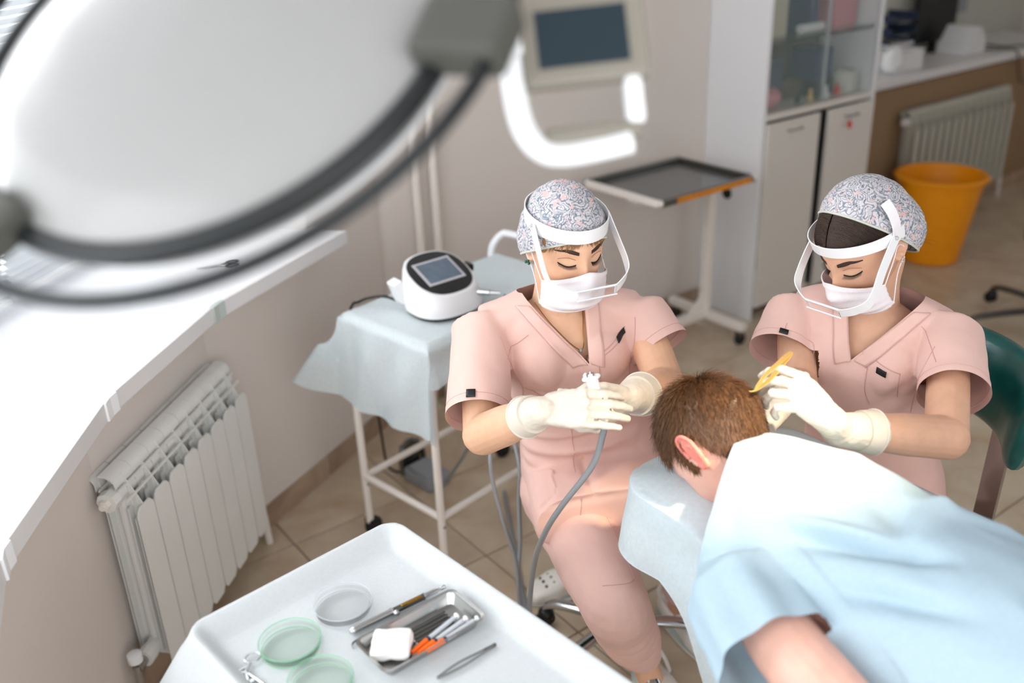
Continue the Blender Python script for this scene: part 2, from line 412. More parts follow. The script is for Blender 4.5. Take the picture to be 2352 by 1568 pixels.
# window behind the sill
WA = V((1.02, 3.42, 0)); WB = V((-0.35, 2.18, 0)); wd_ = (WB-WA).normalized(); wn = V((wd_.y, -wd_.x, 0))
if wn.dot(V((1, -1, 0))) < 0: wn = -wn
WM = Matrix.Rotation(math.atan2(wd_.y, wd_.x), 4, 'Z')
win = bpy.data.objects.new('window_1', None); COL.objects.link(win); struct(win)
WL = (WB-WA).length
def wbox(nm, s0, s1, z0, z1, off, th, m, par=win):
    c = WA+wd_*((s0+s1)/2)-wn*off; return obj(nm, MB().box((c.x, c.y, (z0+z1)/2), (s1-s0, th, z1-z0), M=WM, bev=0.004), m, par)
for s0, s1 in ((0, 0.06), (WL/2-0.04, WL/2+0.04), (WL-0.06, WL)): wbox('frame', s0, s1, 0.92, 2.6, 0.09, 0.06, 'white_gloss')
wbox('frame', 0, WL, 0.92, 0.99, 0.09, 0.06, 'white_gloss'); wbox('frame', 0, WL, 2.53, 2.6, 0.09, 0.06, 'white_gloss')
wbox('pane', 0.06, WL/2-0.04, 0.99, 2.53, 0.09, 0.008, 'clear'); wbox('pane', WL/2+0.04, WL-0.06, 0.99, 2.53, 0.09, 0.008, 'clear')
mat('slat', (244, 247, 250), 0.5, translucent=0.35)
for (s0, s1, lab) in ((0.03, WL/2-0.01, 'white venetian blind at the bay window beyond the round lamp'), (WL/2+0.01, WL-0.03, 'white venetian blind nearest the left edge of the photo')):
    bl = thing('venetian_blind', lab, 'blind', tuple(WA+wd_*((s0+s1)/2)+V((0, 0, 0.94))), math.atan2(wd_.y, wd_.x), 'blinds of the bay window')
    sl = MB().box((0, 0, 0), (s1-s0, 0.024, 0.0016), M=rot('X', -38)).mesh('slat'); sl.materials.append(MATS['slat'])
    for k in range(40):
        o = bpy.data.objects.new('slat', sl); COL.objects.link(o); o.parent = bl; o.location = (0, 0, 0.035+k*0.021)
    obj('bottom_rail', MB().box((0, 0, 0.008), (s1-s0, 0.024, 0.016), bev=0.003), 'white_gloss', bl)
    obj('head_rail', MB().box((0, 0, 0.9), (s1-s0, 0.03, 0.03), bev=0.003), 'white_gloss', bl)
    for q in (-0.3, 0.3): obj('cord', MB().tube([(q*(s1-s0), -0.013, 0.0), (q*(s1-s0), -0.013, 0.9)], 0.0012, 6), 'white_gloss', bl)

# ---------------------------------------------------------------- counter in the recess on the right
cn = obj('window_counter', MB().box((5.62, 3.325, 0.89), (2.76, 0.51, 0.05), bev=0.006), 'counter_top' if 'counter_top' in MATS else 'sill_edge')
tag(cn, 'pale worktop ledge above the far radiator right of the cabinet', 'worktop')
# ================================================================ radiators
mat('rad_shaded', (188, 186, 172), 0.45)  # radiator white with the far side's shade mixed into the colour
def radiator(label, loc, rz, nsec, zoff=0.0, plug_left=True, pipe_right=True, group=None, W=0.0735, m_='rad_white'):
    root = thing('radiator', label, 'radiator', loc, rz, group); P = 0.0785
    web = MB()
    web.prism([(0.004, 0.125), (0.004, 0.598), (0.044, 0.684), (0.086, 0.684), (0.086, 0.125)], -0.0015, 0.0015, M=Matrix(((0, 0, 1, 0), (1, 0, 0, 0), (0, 1, 0, 0), (0, 0, 0, 1))))
    web.tube([(-P/2+0.001, 0.058, 0.635), (P/2-0.001, 0.058, 0.635)], 0.022, 14); web.tube([(-P/2+0.001, 0.058, 0.165), (P/2-0.001, 0.058, 0.165)], 0.022, 14)
    web.tube([(0, 0.058, 0.165), (0, 0.058, 0.635)], 0.014, 10)
    web = smooth(web.mesh('section'))
    YZ = Matrix(((1, 0, 0, 0), (0, 0, 1, 0), (0, 1, 0, 0), (0, 0, 0, 1)))
    h = W/2
    pan = MB().prism([(-h, 0.13), (-h+0.012, 0.115), (h-0.012, 0.115), (h, 0.13), (h, 0.578), (h-0.005, 0.592), (h-0.016, 0.602), (-h+0.016, 0.602), (-h+0.005, 0.592), (-h, 0.578)], 0.0, 0.004, M=YZ).mesh('front_panel')
    def fin(y, top, bot): return MB().box((0, y, top-0.003), (W+0.0045, 0.004, 0.006)).box((0, y, (top-0.065+bot)/2), (W-0.030, 0.0035, top-0.065-bot)).box((0, y, top-0.04), (0.006, 0.0035, 0.07)).mesh('fin')
    f1, f2, f3 = fin(0.020, 0.632, 0.15), fin(0.034, 0.660, 0.15), fin(0.086, 0.655, 0.13)
    cp = MB(); prof = [(0.040, 0.664), (0.043, 0.678), (0.050, 0.688), (0.062, 0.694), (0.080, 0.696)]
    prof2 = [(y+0.0015, z-0.004) for y, z in prof[::-1]]
    cp.prism(prof+prof2, -0.0385, 0.0385, M=Matrix(((0, 0, 1, 0), (1, 0, 0, 0), (0, 1, 0, 0), (0, 0, 0, 1)))); cp = smooth(cp.mesh('top_cap'))
    bc = MB(); prof = [(0.094, 0.652), (0.095, 0.672), (0.101, 0.683), (0.110, 0.686)]; prof2 = [(y+0.002, z-0.004) for y, z in prof[::-1]]
    bc.prism(prof+prof2, -0.0375, 0.0375, M=Matrix(((0, 0, 1, 0), (1, 0, 0, 0), (0, 1, 0, 0), (0, 0, 0, 1)))); bc.box((0, 0.094, 0.40), (W-0.03, 0.003, 0.54)); bc = smooth(bc.mesh('back_cap'))
    for k in range(nsec):
        s_ = obj('section', web, None if web.materials else m_, root); s_.location = ((k+0.5)*P, 0, zoff)
        for nm, me in (('front_panel', pan), ('fin', f1), ('fin', f2), ('fin', f3), ('top_cap', cp), ('back_cap', bc)):
            obj(nm, me, None if me.materials else m_, s_)
    if plug_left:
        p = MB().tube([(-0.022, 0.058, 0.635+zoff), (0.004, 0.058, 0.635+zoff)], 0.026, 8); obj('end_plug', p, 'rad_white', root)
        n_ = MB().tube([(-0.034, 0.058, 0.635+zoff), (-0.02, 0.058, 0.635+zoff)], 0.013, 6).tube([(-0.042, 0.058, 0.635+zoff), (-0.03, 0.058, 0.635+zoff)], 0.008, 10); obj('bleed_valve', n_, 'white_paint', root)
        v = MB().tube([(-0.03, 0.058, 0.165+zoff), (0.002, 0.058, 0.165+zoff)], 0.024, 12); obj('union_nut', v, 'rad_white', root)
        v = MB().tube([(-0.065, 0.058, 0.165+zoff), (-0.03, 0.058, 0.165+zoff)], 0.014, 10).tube([(-0.062, 0.058, 0.175+zoff), (-0.062, 0.058, 0.0)], 0.011, 10); obj('valve_body', v, 'steel', root)
        v = MB().lathe([(0.012, 0), (0.019, 0.004), (0.019, 0.026), (0.014, 0.03)], (-0.062, 0.058, 0.185+zoff), 12); obj('valve_knob', v, 'white_gloss', root, 40)
        obj('lower_knob', MB().lathe([(0.016, 0), (0.02, 0.004), (0.02, 0.02), (0.016, 0.024)], (-0.062, 0.058, 0.07+zoff), 12), 'white_gloss', root, 40)
    if pipe_right:
        e = nsec*P; pp = spline([(e, 0.058, 0.165+zoff), (e+0.03, 0.058, 0.165+zoff), (e+0.05, 0.055, 0.155+zoff), (e+0.055, 0.045, 0.12), (e+0.056, 0.04, 0.0)], 6)
        obj('supply_pipe', MB().tube(pp, 0.0125, 10), 'white_paint', root, 40)
        obj('elbow', MB().sphere((e+0.042, 0.057, 0.163+zoff), 0.020, 8), 'white_paint', root, 60)
    return root
radiator('white aluminium sectional radiator under the bay windowsill', (0.387, 2.09, 0), math.radians(43.4), 8)
radiator('dim white sectional radiator under the far worktop behind the orange bin', (5.02, 2.98, 0), 0, 14, zoff=0.025, W=0.050, m_='rad_shaded')

# ================================================================ wall pipes in the back corner
for k, (x, lab) in enumerate(((1.79, 'white vertical heating pipe on back wall, nearer the window corner'), (1.87, 'white vertical heating pipe on back wall, nearer the trolley handle'))):
    r_ = thing('heating_pipe', lab, 'pipe', (x, 3.045, 0), 0, 'pipes in the corner')
    obj('pipe', MB().tube([(0, 0, 0.0), (0, 0, 2.6)], 0.017, 12), 'white_paint', r_, 40)
    obj('bracket', MB().box((0, 0.018, 1.4), (0.05, 0.036, 0.02), bev=0.003), 'white_paint', r_)

# ================================================================ white tubular trolley with its blue drape
tc_ = V((1.479, 2.291, 0)); trz = math.radians(10)
tr = thing('instrument_trolley', 'white tubular steel trolley on black castors by the back wall', 'trolley', tuple(tc_), trz)
hx, hy = 0.31, 0.18
for sx, sy in ((-1, -1), (-1, 1), (1, -1), (1, 1)):
    lg = obj('leg', MB().tube([(sx*hx, sy*hy, 0.05), (sx*hx, sy*hy, 0.785)], 0.0125, 12), 'white_paint', tr, 40)
    obj('bolt', MB().sphere((sx*hx+0.0, sy*hy-0.0125, 0.20), 0.005, 6), 'steel', lg)
    ca = obj('castor', MB().lathe([(0.008, -0.016), (0.026, -0.014), (0.031, -0.006), (0.031, 0.006), (0.026, 0.014), (0.008, 0.016)], (sx*hx+0.012, sy*hy, 0.031), 18, M=rot('X', 90)), 'rubber', tr, 40)
    obj('castor_fork', MB().box((sx*hx+0.006, sy*hy, 0.05), (0.03, 0.042, 0.022), bev=0.006), 'black', ca)
for z, nm in ((0.228, 'lower_rail'), (0.778, 'upper_rail')):
    for a, b in (((-hx, -hy), (hx, -hy)), ((-hx, hy), (hx, hy)), ((-hx, -hy), (-hx, hy)), ((hx, -hy), (hx, hy))):
        obj(nm, MB().tube([(*a, z), (*b, z)], 0.0115, 10), 'white_paint', tr, 40)
obj('top_shelf', MB().box((0, 0, 0.783), (2*hx-0.02, 2*hy-0.02, 0.008)), 'white_paint', tr)
hp = spline([(hx, hy, 0.78), (hx+0.01, hy, 0.83), (hx+0.035, hy-0.02, 0.868), (hx+0.045, hy-0.06, 0.875), (hx+0.045, -hy+0.06, 0.875), (hx+0.035, -hy+0.02, 0.868), (hx+0.01, -hy, 0.83), (hx, -hy, 0.78)], 6)
obj('push_handle', MB().tube(hp, 0.0125, 10), 'white_gloss', tr, 50)
mat('nonwoven', (222, 234, 239), 0.85, noise_amt=0.05, noise_scale=120, bump=0.25, bump_scale=500, translucent=0.3)
mat('nonwoven_thin', (222, 234, 238), 0.85, noise_amt=0.05, noise_scale=120, bump=0.25, bump_scale=500, alpha=0.72)
mat('nonwoven_white', (222, 226, 228), 0.85, noise_amt=0.03, noise_scale=160, bump=0.25, bump_scale=500, translucent=0.25)
def sheet(fn, nu, nv, thick=0.0012):
    vs = []; fs = []
    for i in range(nu+1):
        for j in range(nv+1): vs.append(fn(i/nu, j/nv))
    for i in range(nu):
        for j in range(nv): a = i*(nv+1)+j; fs.append((a, a+1, a+nv+2, a+nv+1))
    me = mesh_from('sheet', vs, fs)
    bm = bmesh.new(); bm.from_mesh(me); bmesh.ops.recalc_face_normals(bm, faces=bm.faces[:])
    if thick: bmesh.ops.solidify(bm, geom=bm.faces[:], thickness=thick)
    bm.to_mesh(me); bm.free()
    for p in me.polygons: p.use_smooth = True
    return me
def trolley_cloth(u, v):
    x = -0.62+u*(0.62+0.325); y = -0.34+v*0.74
    L0, L1, F0, B0 = 0.29, 0.0, 0.13, 0.17       # overhang left, right, front, back
    y = -hy-F0+v*(2*hy+F0+B0); x = -hx-L0+u*(2*hx+L0+0.02)
    ox = max(0, -hx-x); oy = max(0, abs(y)-hy)*(1 if y > 0 else -1)
    cx = max(x, -hx); cy = max(-hy, min(hy, y)); z = 0.803
    front_taper = 1.0 if y >= -hy else max(0.0, min(1.0, 1.0-(x+hx)/0.28))
    if y < -hy: oy = oy*(0.42+0.58*front_taper)
    d = math.hypot(ox, oy)
    if d > 0:
        fl = 0.08
        if ox > 0 and oy > 0: fl = 0.08+0.5*min(1, oy/0.1)*min(1, ox/0.1)
        if ox > 0 and oy < 0: fl = 0.03
        if ox == 0: fl = 0.10
        drop = d*math.sqrt(max(0.1, 1-min(0.9, fl)**2)); dx, dy = -ox/d, oy/d
        if ox > 0 and oy > 0: k_ = min(1, ox/0.08); dx, dy = -0.45*k_, 0.9
        cx += dx*d*fl; cy += dy*d*fl; z -= drop
        wob = 0.010*math.sin(y*38+x*9)*min(1, d/0.12)
        cx -= 0.016*min(1, d/0.02); cx += wob*(1 if ox > 0 else 0); cy += wob*(0 if ox > 0 else 1)
        cy += math.copysign(0.019*min(1, d/0.02), oy) if oy else 0
    z += 0.0022*nz(V((x, y, 0)), (9, 14, 1))*(1 if d == 0 else 0.3)
    r = V((cx, cy, z)); r.rotate(Matrix.Rotation(trz, 3, 'Z')); return r+tc_
cl = obj('trolley_drape', sheet(trolley_cloth, 90, 76, 0.0), 'nonwoven_thin'); tag(cl, 'pale blue nonwoven sheet draped over the white trolley', 'drape')

# ---- touch-screen device standing on the drape
dv = thing('laser_device', 'white rounded desktop device with black face and grey touch screen', 'device', (1.375, 2.235, 0.8075), math.radians(2))
def dring(z, w_, d_, yc, tilt=0.0, p=2.6, n=48):
    out = []
    for q in ell((0, yc, 0), (1, 0, 0), w_, (0, 1, 0), d_, n, p): out.append(V((q.x, q.y, z+tilt*(q.y))))
    return out
b = MB().loft([dring(0.008, 0.108, 0.098, 0.0), dring(0.03, 0.112, 0.102, 0.0, 0.04), dring(0.06, 0.109, 0.100, 0.004, 0.22), dring(0.090, 0.103, 0.096, 0.008, 0.40), dring(0.100, 0.099, 0.093, 0.009, 0.42), dring(0.102, 0.094, 0.088, 0.009, 0.42)])
obj('housing', b, 'white_plastic', dv, 40)
obj('base_gasket', MB().loft([dring(0.0, 0.104, 0.094, 0), dring(0.012, 0.106, 0.096, 0)]), 'black', dv, 40)
TL = math.atan(0.42); FM = Matrix.Translation((0, 0.009, 0.1035+0.42*0.009)) @ Matrix.Rotation(TL, 4, 'X')
b = MB().loft([[FM @ V((q.x, q.y, 0.0)) for q in ell((0, 0, 0), (1, 0, 0), 0.092, (0, 1, 0), 0.092, 48, 2.5)], [FM @ V((q.x, q.y, 0.002)) for q in ell((0, 0, 0), (1, 0, 0), 0.091, (0, 1, 0), 0.091, 48, 2.5)]])
obj('face_plate', b, 'black_gloss', dv, 40)
fr = obj('screen_frame', MB().box(FM @ V((0, 0.004, 0.003)), (0.128, 0.100, 0.003), M=FM.to_3x3().to_4x4(), bev=0.001), 'frame_silver', dv)
obj('touch_screen', MB().box(FM @ V((0, 0.004, 0.0042)), (0.112, 0.084, 0.002), M=FM.to_3x3().to_4x4()), 'screen_grey', fr)
obj('hose_socket', MB().tube([(0.075, -0.075, 0.05), (0.095, -0.105, 0.05)], [0.011, 0.009], 12).tube([(0.095, -0.105, 0.05), (0.115, -0.13, 0.05)], 0.005, 10), 'chrome', dv, 40)
obj('handpiece_cradle', MB().box((0.112, 0.03, 0.09), (0.03, 0.04, 0.022), bev=0.006), 'black', dv)
obj('connector', MB().box((-0.105, 0.075, 0.06), (0.03, 0.045, 0.07), M=rot('Y', -20), bev=0.006), 'white_plastic', dv)
pc = spline([(1.27, 2.33, 0.83), (1.245, 2.36, 0.84), (1.215, 2.40, 0.83), (1.195, 2.43, 0.813), (1.19, 2.455, 0.80), (1.20, 2.50, 0.74), (1.25, 2.56, 0.55), (1.33, 2.66, 0.35), (1.36, 2.70, 0.20), (1.37, 2.70, 0.05), (1.40, 2.68, 0.006), (1.46, 2.64, 0.006)], 6)
tag(obj('power_cable', MB().tube(pc, 0.0045, 8), 'black', None, 60), 'black cable running from the white device behind the trolley', 'cable')
# ---- foot pedal on the floor
fp = thing('foot_pedal', 'grey foot pedal on the floor under the trolley', 'pedal', (1.455, 2.565, 0), math.radians(8))
obj('pedal_body', MB().box((0, 0, 0.025), (0.10, 0.15, 0.05), bev=0.012), 'grey_plastic', fp)
obj('pedal_plate', MB().box((0, -0.01, 0.056), (0.086, 0.11, 0.014), M=rot('X', 6), bev=0.005), 'grey_plastic', fp)
obj('pedal_guard', MB().tube(spline([(-0.05, 0.07, 0.02), (-0.045, 0.08, 0.10), (0, 0.085, 0.135), (0.045, 0.08, 0.10), (0.05, 0.07, 0.02)], 6), 0.010, 8).box((0, 0.086, 0.07), (0.085, 0.012, 0.12), bev=0.005), 'dark_steel', fp, 50)

# ================================================================ overbed instrument stand (by the cabinet)
ms = thing('instrument_stand', 'white wheeled instrument stand with grey tray beside the cabinet', 'stand', (3.16, 2.81, 0))
obj('pole', MB().box((0, 0, 0.43), (0.04, 0.04, 0.70), bev=0.008), 'white_paint', ms)
obj('cross_foot', MB().box((0, -0.01, 0.095), (0.045, 0.46, 0.04), bev=0.01), 'white_paint', ms)
obj('long_foot', MB().box((-0.27, 0, 0.095), (0.52, 0.045, 0.04), bev=0.01), 'white_paint', ms)
obj('gusset', MB().prism([(-0.02, 0.11), (-0.12, 0.11), (-0.02, 0.2)], -0.004, 0.004, M=Matrix(((1, 0, 0, 0), (0, 0, 1, 0), (0, 1, 0, 0), (0, 0, 0, 1)))), 'white_paint', ms)
for p in ((0, -0.21), (0, 0.19), (-0.5, 0)):
    c = obj('castor', MB().lathe([(0.006, -0.013), (0.026, -0.012), (0.031, -0.005), (0.031, 0.005), (0.026, 0.012), (0.006, 0.013)], (p[0]+0.01, p[1], 0.031), 16, M=rot('X', 90)), 'rubber', ms, 40)
    obj('castor_fork', MB().box((p[0]+0.005, p[1], 0.062), (0.028, 0.034, 0.03), bev=0.005), 'dark_steel', c)
TX0, TX1, TY0, TY1, TZ = -0.585, -0.04, -0.265, 0.165, 0.8
for nm, a, b, m_ in (('rail_front', (TX0, TY0), (TX1, TY0), 'dark_steel'), ('rail_back', (TX0, TY1), (TX1, TY1), 'dark_steel'), ('rail_side', (TX0, TY0), (TX0, TY1), 'white_paint'), ('rail_side', (TX1, TY0), (TX1, TY1), 'dark_steel')):
    c = ((a[0]+b[0])/2, (a[1]+b[1])/2, TZ); obj(nm, MB().box(c, (abs(b[0]-a[0])+0.024, abs(b[1]-a[1])+0.024, 0.028), bev=0.006), m_, ms)
mat('tray_grey', (128, 130, 132), 0.25, metal=0.6)
obj('tray_plate', MB().box(((TX0+TX1)/2, (TY0+TY1)/2, TZ-0.012), (TX1-TX0, TY1-TY0, 0.006)), 'tray_grey', ms)
obj('warning_label', MB().box(((TX0+TX1)/2+0.03, TY0-0.0128, TZ), (TX1-TX0-0.11, 0.002, 0.022)), 'orange_label', ms)
for sx in (TX0, TX1):
    obj('corner_joint', MB().sphere((sx, TY1, TZ+0.004), 0.017, 8), 'chrome', ms, 60); obj('corner_joint', MB().sphere((sx, TY0, TZ+0.002), 0.016, 8), 'white_paint', ms, 60)
obj('bracket_arm', MB().box((-0.28, -0.05, TZ-0.035), (0.52, 0.035, 0.025), bev=0.005).box((-0.5, -0.05, TZ-0.05), (0.03, 0.04, 0.03), bev=0.008), 'white_paint', ms)

# ================================================================ tall cabinet
cb = thing('medicine_cabinet', 'tall white cabinet with glass upper doors against the back wall', 'cabinet', (3.4, 2.743, 0)); CW, CD, CH = 0.825, 0.335, 1.98
def cbox(nm, x0, x1, y0, y1, z0, z1, m_, par=cb, bev=0.002):
    return obj(nm, MB().box(((x0+x1)/2, (y0+y1)/2, (z0+z1)/2), (x1-x0, y1-y0, z1-z0), bev=bev), m_, par)
sp_ = cbox('side_panel', 0, 0.022, 0, CD, 0.0, CH, 'cab_white'); cbox('side_panel', CW-0.022, CW, 0, CD, 0.0, CH, 'cab_white')
obj('cable_grommet', MB().tube([(-0.002, 0.18, 0.60), (0.003, 0.18, 0.60)], 0.028, 20), 'black', sp_, 40)
cbox('top_panel', 0.022, CW-0.022, 0, CD, CH-0.022, CH, 'cab_white'); cbox('back_panel', 0.022, CW-0.022, CD-0.008, CD, 0.06, CH-0.022, 'brown_dark')
cbox('bottom_panel', 0.022, CW-0.022, 0.012, CD-0.008, 0.055, 0.077, 'cab_front'); cbox('middle_shelf', 0.022, CW-0.022, 0.0, CD-0.008, 0.955, 0.985, 'cab_front'); cbox('upper_shelf', 0.022, CW-0.022, 0.03, CD-0.008, 1.275, 1.29, 'clear'); cbox('plinth', 0.022, CW-0.022, 0.06, 0.075, 0, 0.055, 'brown_dark')
cbox('divider', CW/2-0.012, CW/2+0.012, 0.02, CD-0.008, 0.077, 0.955, 'black')
def lower_door(x0, x1, z1, hx_):
    d_ = cbox('door', x0, x1, -0.018, -0.001, 0.07, z1, 'cab_front')
    h_ = obj('handle', MB().tube(spline([(hx_-0.045, -0.018, z1-0.045), (hx_-0.043, -0.032, z1-0.045), (hx_-0.03, -0.036, z1-0.045), (hx_+0.03, -0.036, z1-0.045), (hx_+0.043, -0.032, z1-0.045), (hx_+0.045, -0.018, z1-0.045)], 4), 0.0055, 8), 'steel', d_, 50)
    return d_
lower_door(0.022, 0.385, 0.945, 0.20); rd_ = lower_door(0.455, 0.803, 0.945, 0.62)
cbox('gap_shade', 0.388, 0.452, 0.008, 0.016, 0.08, 0.95, 'black')  # black sheet standing in for the shade in the gap between doors
kk = obj('key', MB().tube([(0.585, -0.018, 0.90), (0.585, -0.04, 0.90)], 0.004, 8).tube([(0.585, -0.04, 0.90), (0.585, -0.041, 0.875)], 0.002, 6), 'steel', rd_); obj('key_tag', MB().sphere((0.585, -0.042, 0.862), (0.014, 0.006, 0.019), 8), 'red', kk, 60)
mat('glass_door', (196, 216, 212), 0.05, alpha=0.13)
for x0, x1, y in ((0.03, 0.44, 0.02), (0.40, 0.80, 0.010)):
    g = cbox('glass_door', x0, x1, y, y+0.005, 0.992, 1.95, 'glass_door', bev=0); obj('edge_strip', MB().box((x1-0.004, y-0.001, 1.47), (0.006, 0.008, 0.95)), 'frame_silver', g)
def put(o, lab, cat, grp=None): return tag(o, lab, cat, grp)
cx, cy = 3.4, 2.743
def item_box(nm, c, d, m_, lab, cat, grp=None, rz=0): return put(obj(nm, MB().box((cx+c[0], cy+c[1], c[2]), d, M=Matrix.Rotation(rz, 4, 'Z'), bev=0.004), m_), lab, cat, grp)
G = 'things in the glass cabinet'
item_box('storage_box', (0.155, 0.20, 1.425), (0.20, 0.18, 0.27), 'beige_box', 'beige storage box on the upper cabinet shelf', 'box', G)
item_box('binder', (0.42, 0.19, 1.440), (0.05, 0.2, 0.30), 'navy', 'dark blue binder upright on the upper cabinet shelf', 'binder', G)
item_box('pink_carton', (0.665, 0.18, 1.43), (0.17, 0.16, 0.28), 'pink', 'dusty pink carton on the upper cabinet shelf', 'carton', G)
item_box('blue_carton', (0.535, 0.17, 1.135), (0.13, 0.14, 0.14), 'navy', 'royal blue carton on top of the black box in the cabinet', 'carton', G)
item_box('black_carton', (0.535, 0.17, 1.025), (0.14, 0.15, 0.08), 'black', 'black box on the lower glass cabinet shelf', 'box', G)
item_box('dark_case', (0.19, 0.22, 1.085), (0.24, 0.13, 0.20), 'dark_blue', 'dark slate case standing behind the pink cushion', 'case', G)
item_box('brown_carton', (0.385, 0.21, 1.03), (0.13, 0.12, 0.09), 'brown_dark', 'small brown carton on the lower glass cabinet shelf', 'box', G)
put(obj('pink_cushion', MB().sphere((cx+0.125, cy+0.10, 1.034), (0.09, 0.06, 0.048), 12), 'pink', None, 60), 'rounded pink cushion at the cabinet glass', 'cushion', G)
put(obj('glass_jar', MB().lathe([(0.055, 0), (0.062, 0.01), (0.062, 0.09), (0.056, 0.1), (0.05, 0.1), (0.05, 0.012)], (cx+0.70, cy+0.10, 0.986), 24), 'wall_green', None, 40), 'pale jar at the right end of the cabinet shelf', 'jar', G)
for k, (x, m_, lab) in enumerate(((0.31, 'black', 'small black bottle on the cabinet shelf'), (0.40, 'gold_matte', 'small amber vial on the cabinet shelf'), (0.475, 'rubber', 'tiny dark vial beside the amber one in the cabinet'), (0.515, 'paper', 'tiny white vial in front of the black box in the cabinet'), (0.60, 'red', 'small red-capped vial beside the pale jar'))):
    put(obj('vial', MB().lathe([(0.013, 0), (0.014, 0.003), (0.014, 0.03), (0.007, 0.036), (0.007, 0.046), (0.009, 0.047), (0.009, 0.054)], (cx+x, cy+0.06, 0.986), 14), m_, None, 40), lab, 'bottle', G)
put(obj('marker_roll', MB().tube([(cx+0.32, cy+0.09, 1.311), (cx+0.48, cy+0.09, 1.311)], 0.02, 16), 'paper', None, 40), 'white roll lying on the upper cabinet shelf', 'roll', G)

# ================================================================ things on the far worktop
wz = 0.9155
t = thing('carton', 'white carton with open lid on the far worktop', 'box', (5.14, 3.22, wz), math.radians(-8))
obj('box_body', MB().box((0.03, 0, 0.055), (0.20, 0.14, 0.11), bev=0.003), 'paper', t); obj('lid', MB().box((0.03, 0.0, 0.118), (0.21, 0.15, 0.012), M=rot('Y', 6), bev=0.002), 'white_gloss', t)
bagm = MB(); bagm.sphere((0, 0, 0.07), (0.085, 0.05, 0.08), 12); bagm = bagm.mesh('bag'); warp(bagm, lambda p, n_: 0.014*nz(p, (22, 22, 22)))
o = obj('plastic_bag', bagm, 'white_gloss', None, 60); o.location = (5.02, 3.17, wz); tag(o, 'crumpled white plastic bag beside the carton on the worktop', 'bag')
t = thing('label_printer', 'white wedge-shaped printer on the far worktop', 'printer', (5.93, 3.29, wz))
obj('printer_body', MB().prism([(-0.11, 0.0), (0.10, 0.0), (0.10, 0.07), (0.03, 0.16), (-0.01, 0.16), (-0.11, 0.03)], -0.1, 0.1, M=Matrix(((1, 0, 0, 0), (0, 0, 1, 0), (0, 1, 0, 0), (0, 0, 0, 1)))), 'paper', t)
obj('paper_slot', MB().box((0.068, -0.02, 0.12), (0.05, 0.11, 0.05), M=rot('Y', 50), bev=0.004), 'lamp_grey', t)
t = thing('computer_monitor', 'black monitor standing at the back of the far worktop', 'monitor', (5.92, 3.48, wz), math.radians(0))
obj('monitor_screen', MB().box((0, 0, 0.22), (0.44, 0.03, 0.34), bev=0.006), 'black', t); obj('monitor_stand', MB().box((0, 0.0, 0.03), (0.05, 0.03, 0.06), bev=0.004).box((0, -0.02, 0.006), (0.24, 0.14, 0.012), bev=0.004), 'black', t)
t = thing('letter_tray', 'dark stacked letter tray with papers left of the monitor', 'tray', (5.36, 3.44, wz))
for k in range(3): obj('tray_shelf', MB().box((0, 0, 0.09+k*0.075), (0.26, 0.2, 0.008)).box((-0.128, 0, 0.11+k*0.075), (0.005, 0.2, 0.04)).box((0.128, 0, 0.11+k*0.075), (0.005, 0.2, 0.04)), 'dark_blue', t)
obj('paper_stack', MB().box((0, -0.02, 0.104), (0.22, 0.17, 0.02)), 'paper', t)
obj('tray_base', MB().box((0, 0.02, 0.043), (0.26, 0.16, 0.086), bev=0.004), 'beige_box', t)
t = obj('wall_socket', MB().box((6.35, 3.572, 1.14), (0.15, 0.016, 0.09), bev=0.004).box((6.31, 3.56, 1.14), (0.04, 0.02, 0.04), bev=0.006), 'grey_plastic'); tag(t, 'grey double wall socket above the far worktop', 'socket')
loop = spline([(6.02, 3.26, wz+0.006), (6.10, 3.15, wz+0.012), (6.16, 3.08, wz+0.012), (6.20, 3.062, 0.90), (6.22, 3.058, 0.83), (6.28, 3.055, 0.72), (6.36, 3.055, 0.71), (6.42, 3.055, 0.76), (6.42, 3.058, 0.86), (6.39, 3.064, 0.915), (6.34, 3.11, wz+0.012), (6.25, 3.20, wz+0.006), (6.3, 3.4, wz+0.006)], 6)
tag(obj('hanging_cable', MB().tube(loop, 0.006, 8), 'dark_steel', None, 60), 'dark cable looping over the edge of the far worktop', 'cable')

# ================================================================ orange bin
bn = thing('waste_bin', 'large orange plastic bin in front of the far radiator', 'bin', (4.80, 2.66, 0))
obj('bin_body', MB().lathe([(0.0, 0.0), (0.135, 0.0), (0.145, 0.008), (0.215, 0.455), (0.211, 0.455), (0.139, 0.014), (0.0, 0.012)], n=48), 'orange', bn, 40)
obj('bin_rim', MB().lathe([(0.212, 0.452), (0.236, 0.458), (0.240, 0.468), (0.232, 0.478), (0.216, 0.480), (0.210, 0.470)], n=48, close=True), 'orange', bn, 50)

